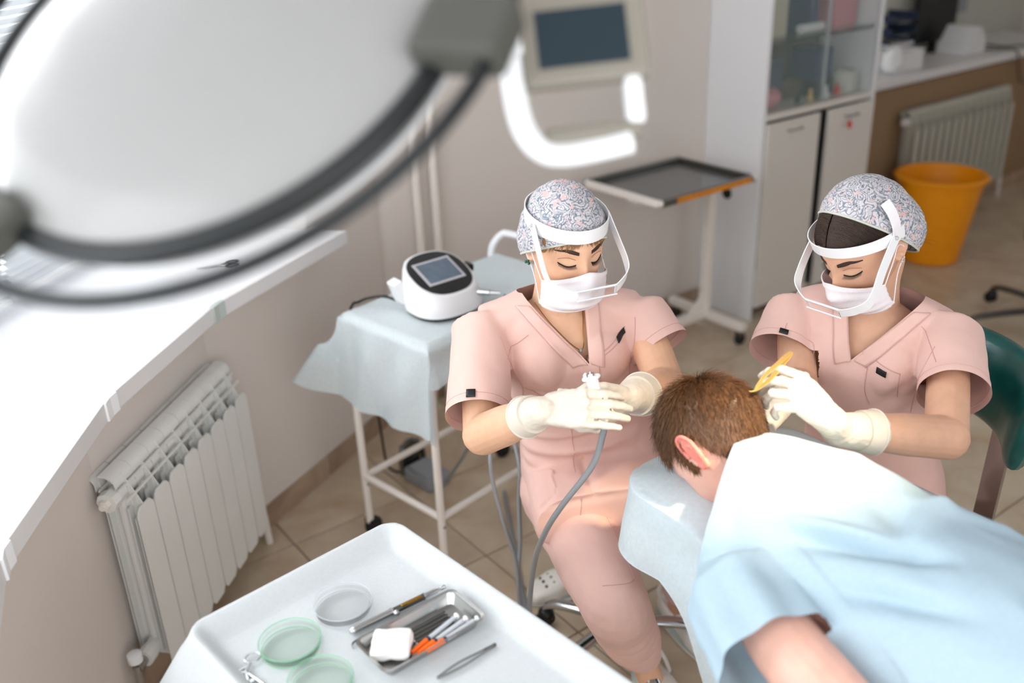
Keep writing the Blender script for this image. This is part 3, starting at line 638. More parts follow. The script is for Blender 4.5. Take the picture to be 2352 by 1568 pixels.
# ================================================================ stools
def star_base(root, a0, R_, m_='chrome', z=0.085):
    obj('hub', MB().tube([(0, 0, 0.05), (0, 0, 0.13)], 0.032, 18).tube([(0, 0, 0.13), (0, 0, 0.42)], 0.02, 14), m_, root, 40)
    for k in range(5):
        a = math.radians(a0+72*k); d = V((math.cos(a), math.sin(a), 0)); u = V((-d.y, d.x, 0))
        pts = spline([d*0.02+V((0, 0, 0.115)), d*R_*0.45+V((0, 0, 0.112)), d*R_*0.85+V((0, 0, 0.095)), d*R_*1.0+V((0, 0, 0.075))], 5)
        obj('base_leg', MB().loft([ell(p, u, 0.019, V((0, 0, 1)), 0.014, 12) for p in pts]), m_, root, 50)
        c = obj('castor', MB(), None, root) if False else None
        M = Matrix((( d.x, u.x, 0, 0), (d.y, u.y, 0, 0), (0, 0, 1, 0), (0, 0, 0, 1)))
        wh = MB()
        for s_ in (-1, 1): wh.lathe([(0.005, -0.009), (0.022, -0.008), (0.0255, -0.003), (0.0255, 0.003), (0.022, 0.008), (0.005, 0.009)], M.to_3x3() @ V((0, 0, 0))+d*R_*1.02+u*(s_*0.013)+V((0, 0, 0.0255)), 16, M=M @ rot('X', 90))
        ww = obj('castor', wh, 'rubber', root, 40)
        obj('castor_hood', MB().sphere(d*R_*1.0+V((0, 0, 0.045)), (0.024, 0.024, 0.024), 8), 'black', ww, 60)
st = thing('rolling_stool', 'green padded rolling stool with chrome star base under the standing-tray nurse', 'stool', (1.39, 1.49, 0))
st['label'] = 'green padded stool with chrome star base, seat of nurse holding the handpiece'
star_base(st, 110, 0.225)
obj('seat', MB().lathe([(0.0, 0.0), (0.15, 0.0), (0.17, 0.012), (0.175, 0.03), (0.168, 0.055), (0.14, 0.065), (0, 0.068)], (0, 0, 0.415), 36), 'green_leather', st, 50)
s2 = thing('castor_chair', 'metal-legged chair mostly out of frame right of the orange bin', 'chair', (4.32, 1.74, 0))
star_base(s2, 142, 0.40, 'dark_steel'); obj('seat', MB().lathe([(0.0, 0.0), (0.18, 0.0), (0.2, 0.02), (0.2, 0.05), (0.17, 0.06), (0, 0.062)], (0, 0, 0.42), 32), 'black', s2, 50)
# nurse 2's chair with the curved backrest
gc = thing('backrest_chair', 'chair with curved dark green leather backrest behind the nurse with tweezers', 'chair', (1.74, 1.0, 0))
star_base(gc, 60, 0.24)
obj('seat', MB().lathe([(0.0, 0.0), (0.16, 0.0), (0.185, 0.015), (0.19, 0.035), (0.18, 0.06), (0.15, 0.07), (0, 0.073)], (0, 0, 0.41), 36), 'green_leather', gc, 50)
rings = []
N_ = 30
for k in range(N_+1):
    a = math.radians(-76+152*k/N_); e = min(1, (k+0.4)/2.6, (N_-k+0.4)/2.6); e = math.sqrt(e)
    rr = 0.255; d = V((math.cos(a), math.sin(a), 0)); c = d*rr+V((-0.02, -0.02, 0.865+0.03*math.cos(a)))
    lean = V((0, 0, 1))*0.99+d*0.12
    rings.append(ell(c, lean.normalized(), 0.096*(0.55+0.45*e), d, 0.034*e, 20, 2.6))
br = obj('backrest', MB().loft(rings), 'green_leather', gc, 60)
obj('piping', MB().tube([r_[2] for r_ in rings[1:-1]], 0.0025, 6), 'green_leather', br, 60)
for yy in (-0.13, 0.13): obj('backrest_post', MB().box((0.215, yy-0.02, 0.66), (0.012, 0.045, 0.36), M=rot('Y', 4)).box((0.11, yy*0.6, 0.45), (0.22, 0.045, 0.012)), 'steel', gc)
# ================================================================ foreground tray table
TO = V((0.277, 1.312, 0)); TR = math.radians(6); TMX = Matrix.Translation(TO) @ Matrix.Rotation(TR, 4, 'Z'); TW, TLn = 0.412, 0.66
tt = thing('tray_table', 'white wheeled table under the draped instrument tray in the foreground', 'table', tuple(TO), TR)
for x, y in ((0.03, -0.03), (TW-0.03, -0.03), (0.03, -TLn+0.03), (TW-0.03, -TLn+0.03)):
    obj('leg', MB().tube([(x, y, 0.06), (x, y, 0.79)], 0.0125, 12), 'white_paint', tt, 40)
    obj('castor', MB().lathe([(0.006, -0.012), (0.026, -0.011), (0.030, -0.005), (0.030, 0.005), (0.026, 0.011), (0.006, 0.012)], (x+0.008, y, 0.030), 16, M=rot('X', 90)), 'rubber', tt, 40)
    obj('castor_fork', MB().box((x+0.004, y, 0.055), (0.03, 0.034, 0.026), bev=0.006), 'black', tt)
obj('tray_floor', MB().box((TW/2, -TLn/2, 0.805), (TW-0.02, TLn-0.02, 0.006)), 'white_paint', tt)
for c, d in (((TW/2, -0.012, 0.811), (TW-0.06, 0.008, 0.03)), ((TW/2, -TLn+0.012, 0.815), (TW-0.06, 0.012, 0.03)), ((0.012, -TLn/2, 0.811), (0.008, TLn-0.06, 0.03)), ((TW-0.012, -TLn/2, 0.811), (0.008, TLn-0.06, 0.03))):
    obj('tray_rim', MB().box(c, d, bev=0.004), 'white_paint', tt)
for z in (0.25, 0.79):
    obj('side_rail', MB().tube([(0.03, -0.03, z), (0.03, -TLn+0.03, z)], 0.010, 10), 'white_paint', tt, 40); obj('side_rail', MB().tube([(TW-0.03, -0.03, z), (TW-0.03, -TLn+0.03, z)], 0.010, 10), 'white_paint', tt, 40)
def rrect_near(x, y, x0, x1, y0, y1, r):
    """signed distance to a rounded rectangle, nearest point and outward normal"""
    cx_, cy_ = (x0+x1)/2, (y0+y1)/2; hx_, hy_ = (x1-x0)/2-r, (y1-y0)/2-r; px, py = x-cx_, y-cy_
    qx, qy = max(-hx_, min(hx_, px)), max(-hy_, min(hy_, py)); dx, dy = px-qx, py-qy; l = math.hypot(dx, dy)
    if l > 1e-9: n_ = (dx/l, dy/l); d = l-r
    else:
        ex, ey = hx_-abs(px), hy_-abs(py)
        if ex < ey: n_ = (math.copysign(1, px), 0); d = -ex-r
        else: n_ = (0, math.copysign(1, py)); d = -ey-r
    return d, n_, (x-n_[0]*d, y-n_[1]*d)
def tray_cloth(u, v):
    x = -0.15+u*(TW+0.27); y = 0.13-v*(TLn+0.25)
    d, n_, q = rrect_near(x, y, -0.004, TW+0.004, -TLn-0.004, 0.004, 0.035)
    if d <= 0:
        k = min(1, max(0, (d+0.040)/0.040)); k = k*k*(3-2*k); z = 0.8135+0.0315*k; px, py = x, y
        z += 0.0012*nz(V((x, y, 0)), (14, 10, 1))*(1-k)
    else:
        wv = 1+0.5*math.sin(q[0]*31+q[1]*23); fl = 0.22+0.14*wv*min(1, d/0.06)
        if n_[0] < -0.3: fl += 0.22
        px, py = q[0]+n_[0]*d*fl, q[1]+n_[1]*d*fl; z = 0.845-max(0, d-0.004)*0.93-0.001
    return TMX @ V((px, py, z))
tag(obj('tray_drape', sheet(tray_cloth, 110, 110, 0.001), 'nonwoven_white'), 'white nonwoven cloth lining the foreground instrument tray', 'drape')
tz = 0.8155
def torus(R_, r, z, n=96, m=14):
    mb = MB(); mb.tube([(R_*math.cos(2*math.pi*k/n), R_*math.sin(2*math.pi*k/n), z) for k in range(n+1)], r, m, caps=False); return mb
mat('petri_green', (206, 236, 218), 0.05, alpha=0.07); mat('petri_clear', (236, 240, 242), 0.05, alpha=0.07); mat('petri_rim_green', (150, 214, 176), 0.08, alpha=0.55); mat('petri_rim_clear', (214, 222, 226), 0.08, alpha=0.5)
for (x, y, m_, lab) in ((0.400, 1.193, 'petri_green', 'green-tinged glass petri dish beside the scissor rings'), (0.510, 1.222, 'petri_clear', 'clear glass petri dish next to the metal cartridge syringe'), (0.399, 1.084, 'petri_green', 'glass petri dish cut off by the lower edge of the photo')):
    pd = thing('petri_dish', lab, 'dish', (x, y, tz), 0, 'petri dishes on the tray')
    obj('dish_bottom', MB().lathe([(0.0, 0.0), (0.046, 0.0), (0.0475, 0.0015), (0.0475, 0.013), (0.0455, 0.013), (0.0455, 0.0025), (0.0, 0.0022)], n=48), m_, pd, 40)
    obj('dish_lid', MB().lathe([(0.0, 0.0175), (0.049, 0.0175), (0.0505, 0.016), (0.0505, 0.005), (0.0488, 0.005), (0.0488, 0.0152), (0.0, 0.0154)], n=48), m_, pd, 40)
    for r, z in ((0.0498, 0.0172), (0.0470, 0.0012)): obj('glass_rim', torus(r, 0.0011, z, 48, 6), m_.replace('petri', 'petri_rim'), pd, 60)
# artery forceps
hs = thing('artery_forceps', 'chrome artery forceps with two finger rings at the tray corner', 'forceps', (0.319, 1.187, tz+0.002), 0)
for k, (cx_, cy_) in enumerate(((-0.026, 0.012), (0.021, 0.020))):
    ring = [(cx_+0.0125*math.cos(a), cy_+0.0105*math.sin(a), 0.002) for a in [2*math.pi*i/24 for i in range(25)]]
    e = (-cx_*0.45, -0.045-0.004*k, 0.002)
    obj('finger_ring', MB().tube(ring, 0.0017, 8), 'chrome', hs, 60); obj('shank', MB().tube([(cx_*0.68, cy_-0.008, 0.002), (0, -0.004, 0.0025+0.001*k), e, (e[0]*0.6, -0.085, 0.002)], [0.002, 0.0026, 0.0022, 0.001], 8), 'chrome', hs, 50)
obj('ratchet', MB().box((-0.002, 0.004, 0.003), (0.014, 0.003, 0.004), bev=0.001), 'chrome', hs); obj('hinge_screw', MB().tube([(0, -0.03, 0.0), (0, -0.03, 0.006)], 0.0035, 12), 'chrome', hs, 40)
# cartridge syringe
cs = thing('cartridge_syringe', 'long metal cartridge syringe with brass window lying on the tray', 'syringe', (0.496, 1.157, tz+0.0068), math.radians(-1))
obj('plunger_barrel', MB().tube([(-0.004, 0, 0), (0.0, 0, 0), (0.0, 0, 0), (0.068, 0, 0)], [0.005, 0.0062, 0.0062, 0.0062], 16), 'steel', cs, 40)
obj('end_cap', MB().tube([(-0.008, 0, 0), (-0.002, 0, 0)], [0.004, 0.0066], 14), 'chrome', cs, 40)
obj('collar', MB().tube([(0.068, 0, 0), (0.072, 0, 0)], 0.0074, 16).sphere((0.075, -0.008, 0.001), 0.0058, 8), 'chrome', cs, 40)
obj('cartridge_chamber', MB().tube([(0.072, 0, 0), (0.132, 0, 0)], 0.0058, 14), 'dark_steel', cs, 40); obj('brass_window', MB().box((0.108, -0.0015, 0.0042), (0.040, 0.006, 0.0035), bev=0.001), 'brass', cs)
obj('needle_mount', MB().tube([(0.132, 0, 0), (0.135, 0, 0), (0.135, 0, 0), (0.158, 0, 0), (0.160, 0, 0), (0.166, 0, 0), (0.168, 0, 0), (0.175, 0, 0)], [0.0066, 0.0066, 0.005, 0.0045, 0.0028, 0.0028, 0.0042, 0.004], 14), 'chrome', cs, 40)
pr = thing('dental_probe', 'thin hooked steel probe beside the cartridge syringe', 'probe', (0.478, 1.136, tz+0.002))
obj('probe_shaft', MB().tube(spline([(-0.002, -0.012, 0.0005), (0.000, -0.004, 0.001), (0.008, 0.001, 0.001), (0.03, 0.002, 0.001), (0.12, 0.006, 0.001)], 5), [0.0008]*6+[0.0016]*10+[0.0022]*5, 8), 'dark_steel', pr, 50)
# instrument dish with its contents
kd = thing('steel_dish', 'oblong stainless steel dish holding gauze and syringes on the tray', 'dish', (0.576, 1.0775, tz), math.radians(2))
def rr(w_, l_, r, z, n=8):
    out = []
    for sx, sy, a0 in ((1, 1, 0), (-1, 1, 90), (-1, -1, 180), (1, -1, 270)):
        for k in range(n+1):
            a = math.radians(a0+90*k/n); out.append(V((sx*(w_-r)+r*math.cos(a), sy*(l_-r)+r*math.sin(a), z)))
    return out
obj('dish_shell', MB().loft([rr(0.086, 0.038, 0.010, 0.0), rr(0.093, 0.045, 0.012, 0.019), rr(0.098, 0.049, 0.014, 0.0205), rr(0.098, 0.049, 0.014, 0.0195), rr(0.0925, 0.0445, 0.012, 0.0175), rr(0.085, 0.037, 0.010, 0.0015)]), 'steel', kd, 30)
gm = MB().box((0, 0, 0.014), (0.062, 0.052, 0.026), bev=0.008).mesh('gauze'); bm_ = bmesh.new(); bm_.from_mesh(gm); bmesh.ops.subdivide_edges(bm_, edges=bm_.edges[:], cuts=3, use_grid_fill=True); bm_.to_mesh(gm); bm_.free(); warp(gm, lambda p, n_: 0.0028*nz(p, (60, 60, 140)))
o = obj('gauze_pad', gm, 'gauze', None, 70); o.location = (0.522, 1.078, tz+0.004); o.rotation_euler = (0, 0, math.radians(-38)); tag(o, 'folded white gauze pad in the steel dish', 'gauze')
mat('syr_clear', (240, 244, 250), 0.1, trans=0.55, ior=1.3)
for k, (x, y, a, lab) in enumerate(((0.556, 1.053, 14, 'small syringe with orange cap nearest the gauze pad'), (0.562, 1.043, 10, 'small orange-capped syringe in the middle of the three'), (0.575, 1.036, 6, 'small orange-capped syringe at the outer edge of the dish'))):
    s_ = thing('insulin_syringe', lab, 'syringe', (x, y, tz+0.011+0.001*k), math.radians(a), 'orange capped syringes')
    obj('needle_cap', MB().tube([(-0.016, 0, 0), (0.018, 0, 0)], [0.0036, 0.0046], 12), 'orange_cap', s_, 40); obj('hub', MB().tube([(0.018, 0, 0), (0.024, 0, 0)], 0.0036, 10), 'dark_blue', s_, 40)
    obj('barrel', MB().tube([(0.024, 0, 0), (0.082, 0, 0)], 0.0042, 12), 'syr_clear', s_, 40); obj('plunger', MB().tube([(0.03, 0, 0), (0.088, 0, 0)], 0.0022, 8).tube([(0.088, 0, 0), (0.090, 0, 0)], 0.0058, 12), 'white_gloss', s_, 40)
for k in range(5):
    pb = thing('slim_instrument', ['slim steel instrument in the dish, nearest the cartridge syringe', 'slim steel instrument in the dish, second from the cartridge syringe', 'slim steel instrument in the middle of the dish row', 'slim steel instrument in the dish, fourth from the cartridge syringe', 'slim steel instrument in the dish, nearest the orange caps'][k], 'instrument', (0.562, 1.100-k*0.0085, tz+0.0045), math.radians(2), 'slim instruments in the dish')
    obj('shaft', MB().tube([(0, 0, 0), (0.075, 0, 0)], 0.0017, 8), 'dark_steel', pb, 50); obj('ball_tip', MB().sphere((-0.002, 0, 0), 0.003, 8), 'chrome', pb, 60)
# tweezers on the tray
tw = thing('tweezers', 'steel tweezers lying on the white tray cloth', 'tweezers', (0.656, 0.987, tz+0.003), math.radians(181))
for s_ in (-1, 1):
    obj('arm', MB().ribbon(spline([(0, s_*0.0008, 0.0), (0.03, s_*0.003, 0), (0.06, s_*0.0052, 0), (0.085, s_*0.004, 0), (0.100, s_*0.0018, 0), (0.110, s_*0.0008, 0)], 5), [(0, 0.25, 1)]*26, 0.0055, 0.0013), 'steel', tw)
obj('joint', MB().box((0.008, 0, 0), (0.022, 0.004, 0.006), bev=0.0015), 'dark_steel', tw)

# scissors left on the windowsill
ss = thing('scissors', 'small dark scissors lying on the white windowsill', 'scissors', (0.905, 2.72, 0.921), math.radians(-20))
for s_ in (-1, 1):
    obj('handle_ring', MB().tube([(0.028+0.018*math.cos(a), s_*0.018+0.012*math.sin(a), 0.003) for a in [2*math.pi*i/20 for i in range(21)]], 0.003, 8), 'black', ss, 60)
    obj('blade', MB().tube([(0.012, s_*0.012, 0.003), (-0.02, -s_*0.002, 0.003), (-0.075, -s_*0.006, 0.003)], [0.003, 0.003, 0.001], 8), 'steel', ss, 50)

# ================================================================ round procedure lamp close to the camera
ln = V((-0.497, -0.291, 0.817)).normalized(); lc = V((0.318, 0.892, 1.799)); lu = ln.cross(V((0, 0, 1))).normalized(); lv = ln.cross(lu)
LMX = Matrix((( lu.x, lv.x, ln.x, 0), (lu.y, lv.y, ln.y, 0), (lu.z, lv.z, ln.z, 0), (0, 0, 0, 1)))
lp = thing('procedure_lamp', 'large round white procedure lamp head with dark rim, out of focus', 'lamp', tuple(lc)); lp.rotation_euler = LMX.to_euler()
obj('lamp_dome', MB().lathe([(0.0, 0.030), (0.06, 0.0285), (0.12, 0.024), (0.18, 0.015), (0.215, 0.004), (0.230, -0.006), (0.230, -0.03), (0.0, -0.035)], n=72), 'lamp_white', lp, 50)
obj('inner_rim', torus(0.2390, 0.0100, -0.010), 'lamp_ring', lp, 60)
obj('guard_ring', torus(0.290, 0.0068, 0.0), 'lamp_ring', lp, 60)
obj('lamp_glass', MB().lathe([(0, -0.034), (0.235, -0.034), (0.235, -0.038), (0, -0.040)], n=64), 'white_gloss', lp)
for a in LAMP_CLIPS:
    a = math.radians(a); c, s_ = math.cos(a), math.sin(a); M = Matrix.Rotation(a, 4, 'Z')
    obj('rim_clip', MB().box(V((0.262*c, 0.262*s_, 0.002)), (0.080, 0.062, 0.036), M=M, bev=0.008), 'lamp_grey', lp)
a = math.radians(LAMP_ARM); d = V((math.cos(a), math.sin(a), 0))
ip = LMX.to_3x3().inverted() @ V((0, 0, 1))
e0 = d*0.285; obj('suspension_arm', MB().tube(spline([e0, e0+d*0.07+ip*0.02, e0+d*0.1+ip*0.12, e0+d*0.1+ip*0.55], 6), 0.02, 14), 'lamp_white', lp, 50)

# ================================================================ hanging control panel
PR, PU, PW = V((0.799, -0.600, -0.037)), V((0.280, 0.316, 0.906)), V((-0.532, -0.735, 0.421))
q = math.radians(6.5); pu = PR*math.cos(q)+PU*math.sin(q); pv = PU*math.cos(q)-PR*math.sin(q)
po = V(PANEL_O); PM = Matrix((( pu.x, pv.x, PW.x, 0), (pu.y, pv.y, PW.y, 0), (pu.z, pv.z, PW.z, 0), (0, 0, 0, 1)))
pn = thing('control_panel', 'pale hanging control panel with dark blue screen and looped handle', 'control panel', tuple(po)); pn.rotation_euler = PM.to_euler()
bd = obj('panel_body', MB().box((0.003, 0.085, -0.014), (0.128, 0.17, 0.028), bev=0.010), 'panel_beige', pn)
obj('screen_bezel', MB().box((0.001, 0.046, 0.0005), (0.100, 0.066, 0.003), bev=0.002), 'panel_beige', pn)
obj('screen', MB().box((0.001, 0.046, 0.002), (0.091, 0.057, 0.002)), 'screen_blue', pn)
obj('handle_loop', MB().tube(spline([(-0.072, 0.10, -0.012), (-0.072, 0.05, -0.012), (-0.071, 0.0, -0.012), (-0.066, -0.035, -0.012), (-0.052, -0.058, -0.012), (-0.03, -0.066, -0.012), (0.01, -0.064, -0.012), (0.040, -0.060, -0.012)], 6), 0.0125, 14), 'white_gloss', pn, 50)
obj('handle_bar', MB().box((0.003, -0.048, -0.012), (0.098, 0.018, 0.018), bev=0.006), 'panel_beige', pn)
obj('handle_stub', MB().box((0.047, -0.020, -0.010), (0.020, 0.050, 0.022), bev=0.009), 'white_gloss', pn)
obj('left_rail', MB().box((-0.066, 0.10, -0.016), (0.02, 0.13, 0.03), bev=0.008), 'white_gloss', pn)
zl = PM.to_3x3().inverted() @ V((0, 0, 1)); obj('hanger', MB().tube([V((0, 0.16, -0.014)), V((0, 0.16, -0.014))+zl*0.6], 0.016, 14), 'white_gloss', pn, 40)

# ================================================================ treatment couch and its drape
cz = 0.865
co = thing('treatment_couch', 'raised treatment couch beneath the pale blue drapes', 'couch', (1.22, -0.1, 0))
mat('couch_vinyl', (226, 232, 236), 0.45)
obj('mattress', MB().box((0.025, -0.02, cz-0.065), (0.45, 2.2, 0.11), bev=0.03), 'couch_vinyl', co); obj('column', MB().box((0, -0.2, 0.4), (0.3, 0.5, 0.66), bev=0.03), 'white_paint', co); obj('base', MB().box((0, -0.2, 0.05), (0.5, 1.1, 0.08), bev=0.02), 'white_paint', co)
def pillow_h(x, y):
    a = ((x-1.17)/0.18)**2; b = ((y-1.00)/0.135)**2; return 0.060*math.exp(-(a*a+b*b)*0.9)
pl_me = remesh(MB().sphere((1.17, 0.985, cz+0.018), (0.15, 0.11, 0.045), 14), 0.008, 2)
tag(obj('pillow', pl_me, 'nonwoven'), 'pillow under the blue sheet beneath the patient head', 'pillow')
def couch_cloth(u, v):
    x = 0.70+u*1.0; y = 1.29-v*2.4
    d, n_, q_ = rrect_near(x, y, 1.03, 1.485, -1.16, 1.125, 0.10)
    nearside = max(0, min(1, (-n_[0]-0.3)/0.5))*max(0, min(1, (0.98-q_[1])/0.3)) if d > 0 else 0
    d = min(d, 0.16+0.12*nearside)
    ph = pillow_h(*(q_ if d > 0 else (x, y)))
    z = cz+0.004+ph
    if d <= 0: px, py = x, y; z += 0.003*nz(V((x, y, 0)), (16, 16, 1))
    else:
        wv = math.sin(q_[0]*24+q_[1]*19); fl = 0.03+0.10*min(1, d/0.1)*(0.5+0.5*wv)+0.26*nearside
        px, py = q_[0]+n_[0]*(d*fl+0.006), q_[1]+n_[1]*(d*fl+0.006); z -= max(0, d-0.01)*0.97
        if n_[0] > 0.5: z = max(z, cz-0.10)
    return V((px, py, z))
tag(obj('couch_drape', sheet(couch_cloth, 110, 170, 0.0), 'nonwoven'), 'pale blue nonwoven sheet over the head end of the couch', 'drape')
# ================================================================ people: shared builders
def frame(fwd, up_hint=V((0, 0, 1))):
    f = V(fwd).normalized(); r = f.cross(V(up_hint)).normalized(); u = r.cross(f); return r, f, u
def mat_from(r, f, u, o): return Matrix(((r.x, f.x, u.x, o[0]), (r.y, f.y, u.y, o[1]), (r.z, f.z, u.z, o[2]), (0, 0, 0, 1)))
def gs(a, s): return math.exp(-(a/s)**2)
def head_pt(d, jaw=1.0):
    """unit direction -> point of the head; x = person's right, y = forward, z = crown; eyes at z = 0"""
    x, y, z = d
    X = 0.0735*x; Y = (0.093 if y > 0 else 0.101)*y; Z = (0.113 if z > 0 else 0.112)*z
    if z < 0:
        t = -z; X *= 1-0.30*t**1.6
        if y > 0: Y = Y*(1-0.05*t)+0.030*t**2
        else: Y *= 1-0.45*t; Z *= 1-0.30*min(1, -y*1.3)
    if y > 0.2:
        k = min(1, (y-0.2)/0.3)
        Y += k*(0.0035*gs(Z-0.024, 0.010)*gs(abs(X)-0.028, 0.024)                       # brow
             - 0.0100*gs(Z-0.001, 0.013)*gs(abs(X)-0.031, 0.017)                         # sockets
             + 0.0062*gs(Z+0.002, 0.0085)*gs(abs(X)-0.032, 0.0135)                       # closed lids
             + 0.0050*gs(Z+0.034, 0.020)*gs(abs(X)-0.038, 0.020)                         # cheeks
             + 0.0060*gs(X, 0.009)*gs(Z-0.002, 0.022)                                    # bridge
             + 0.0230*gs(X, 0.0105)*gs(Z+0.040, 0.016)+0.012*gs(X, 0.009)*gs(Z+0.022, 0.016)  # nose
             + 0.0080*gs(abs(X)-0.013, 0.008)*gs(Z+0.046, 0.008)
             + 0.0060*gs(X, 0.022)*gs(Z+0.072, 0.010)+0.004*gs(X, 0.018)*gs(Z+0.100, 0.013))
    return V((X, Y, Z))
def head_mesh(mb, M, n=72):
    vs = []; fs = []; m = n*2
    def at(i, j):
        a = math.pi*i/n; b_ = 2*math.pi*j/m; return M @ head_pt((math.sin(a)*math.cos(b_), math.sin(a)*math.sin(b_), math.cos(a)))
    vs.append(at(0, 0))
    for i in range(1, n):
        for j in range(m): vs.append(at(i, j))
    vs.append(at(n, 0))
    for j in range(m): fs.append((0, 1+j, 1+(j+1) % m))
    for i in range(n-2):
        for j in range(m): fs.append((1+i*m+j, 1+(i+1)*m+j, 1+(i+1)*m+(j+1) % m, 1+i*m+(j+1) % m))
    e = len(vs)-1
    for j in range(m): fs.append((e, 1+(n-2)*m+(j+1) % m, 1+(n-2)*m+j))
    mb.add(vs, fs); return mb
def ear(mb, M, s):
    """s = +1 person's right ear"""
    out = [V((s*x, y, z)) for x, y, z in ((0.072, 0.004, -0.002), (0.077, -0.002, 0.018), (0.081, -0.014, 0.027), (0.084, -0.027, 0.020), (0.083, -0.030, 0.004), (0.080, -0.022, -0.016), (0.075, -0.011, -0.030), (0.072, -0.002, -0.030), (0.071, 0.002, -0.018))]
    mb.tube([M @ p for p in spline(out, 5)], 0.0036, 8)
    mb.loft([[M @ p for p in ell((s*0.0735, -0.012, -0.002), (0, 0.92, 0.3), 0.012, (s*0.25, -0.3, 0.92), 0.024, 20)], [M @ p for p in ell((s*0.077, -0.0135, -0.002), (0, 0.92, 0.3), 0.012, (s*0.25, -0.3, 0.92), 0.024, 20)]])
    mb.sphere(M @ V((s*0.073, -0.004, -0.028)), 0.0065, 8); mb.tube([M @ V((s*0.078, -0.014, 0.014)), M @ V((s*0.080, -0.021, 0.0)), M @ V((s*0.077, -0.014, -0.016))], 0.003, 8)
    return mb
def limb(mb, pts, rad, n=18, sub=6):
    P = spline(pts, sub); k = len(rad)-1; R_ = []
    for i in range(len(P)):
        t = i/(len(P)-1)*k; a = min(int(t), k-1); f = t-a; f = f*f*(3-2*f); R_.append(rad[a]*(1-f)+rad[a+1]*f)
    mb.tube(P, R_, n); mb.sphere(P[0], rad[0], 8); mb.sphere(P[-1], rad[-1], 8); return mb
def in_torso(p, spine, l, f, k=1.7):
    for a, b_ in zip(spine[:-1], spine[1:]):
        if a[0] <= p.z <= b_[0]:
            t = (p.z-a[0])/(b_[0]-a[0]); c = a[1].lerp(b_[1], t); w_ = a[2]+(b_[2]-a[2])*t; d_ = a[3]+(b_[3]-a[3])*t; q = V((p.x-c.x, p.y-c.y, 0))
            return (abs(q.dot(l))/w_)**2.3+(abs(q.dot(f))/d_)**2.3 < k
    return p.z < spine[0][0]
class Surf:
    def __init__(s, me): s.bvh = BVHTree.FromPolygons([v.co.copy() for v in me.vertices], [tuple(p.vertices) for p in me.polygons])
    def hit(s, o, d):
        r = s.bvh.ray_cast(V(o), V(d).normalized()); return (r[0], r[1]) if r[0] is not None else (None, None)
def patch(surf, fo, d, nu, nv, off=0.002, thick=0.0015):
    """grid whose points fo(u, v) are dropped along d on to a surface"""
    g = {}; last = None; d = V(d).normalized()
    for i in range(nu+1):
        for j in range(nv+1):
            h, n_ = surf.hit(fo(i/nu, j/nv), d)
            if h is None: h, n_ = surf.bvh.find_nearest(fo(i/nu, j/nv))[:2]
            if n_.dot(d) > 0: n_ = -n_
            g[i, j] = h+n_*off
    vs = [g[i, j] for i in range(nu+1) for j in range(nv+1)]; fs = []
    for i in range(nu):
        for j in range(nv): a = i*(nv+1)+j; fs.append((a, a+1, a+nv+2, a+nv+1))
    me = mesh_from('patch', vs, fs)
    bm = bmesh.new(); bm.from_mesh(me); bmesh.ops.recalc_face_normals(bm, faces=bm.faces[:])
    if sum(f.normal.dot(d) for f in bm.faces) > 0: bmesh.ops.reverse_faces(bm, faces=bm.faces[:])
    if thick: bmesh.ops.solidify(bm, geom=bm.faces[:], thickness=thick)
    bm.to_mesh(me); bm.free()
    for p in me.polygons: p.use_smooth = True
    return me
def line_on(surf, pts, d, n=12, off=0.001):
    """polyline dropped on to a surface along d"""
    out = []
    for p in spline(pts, n):
        h, n_ = surf.hit(p, d)
        if h is not None: out.append(h-V(d).normalized()*off)
    return out
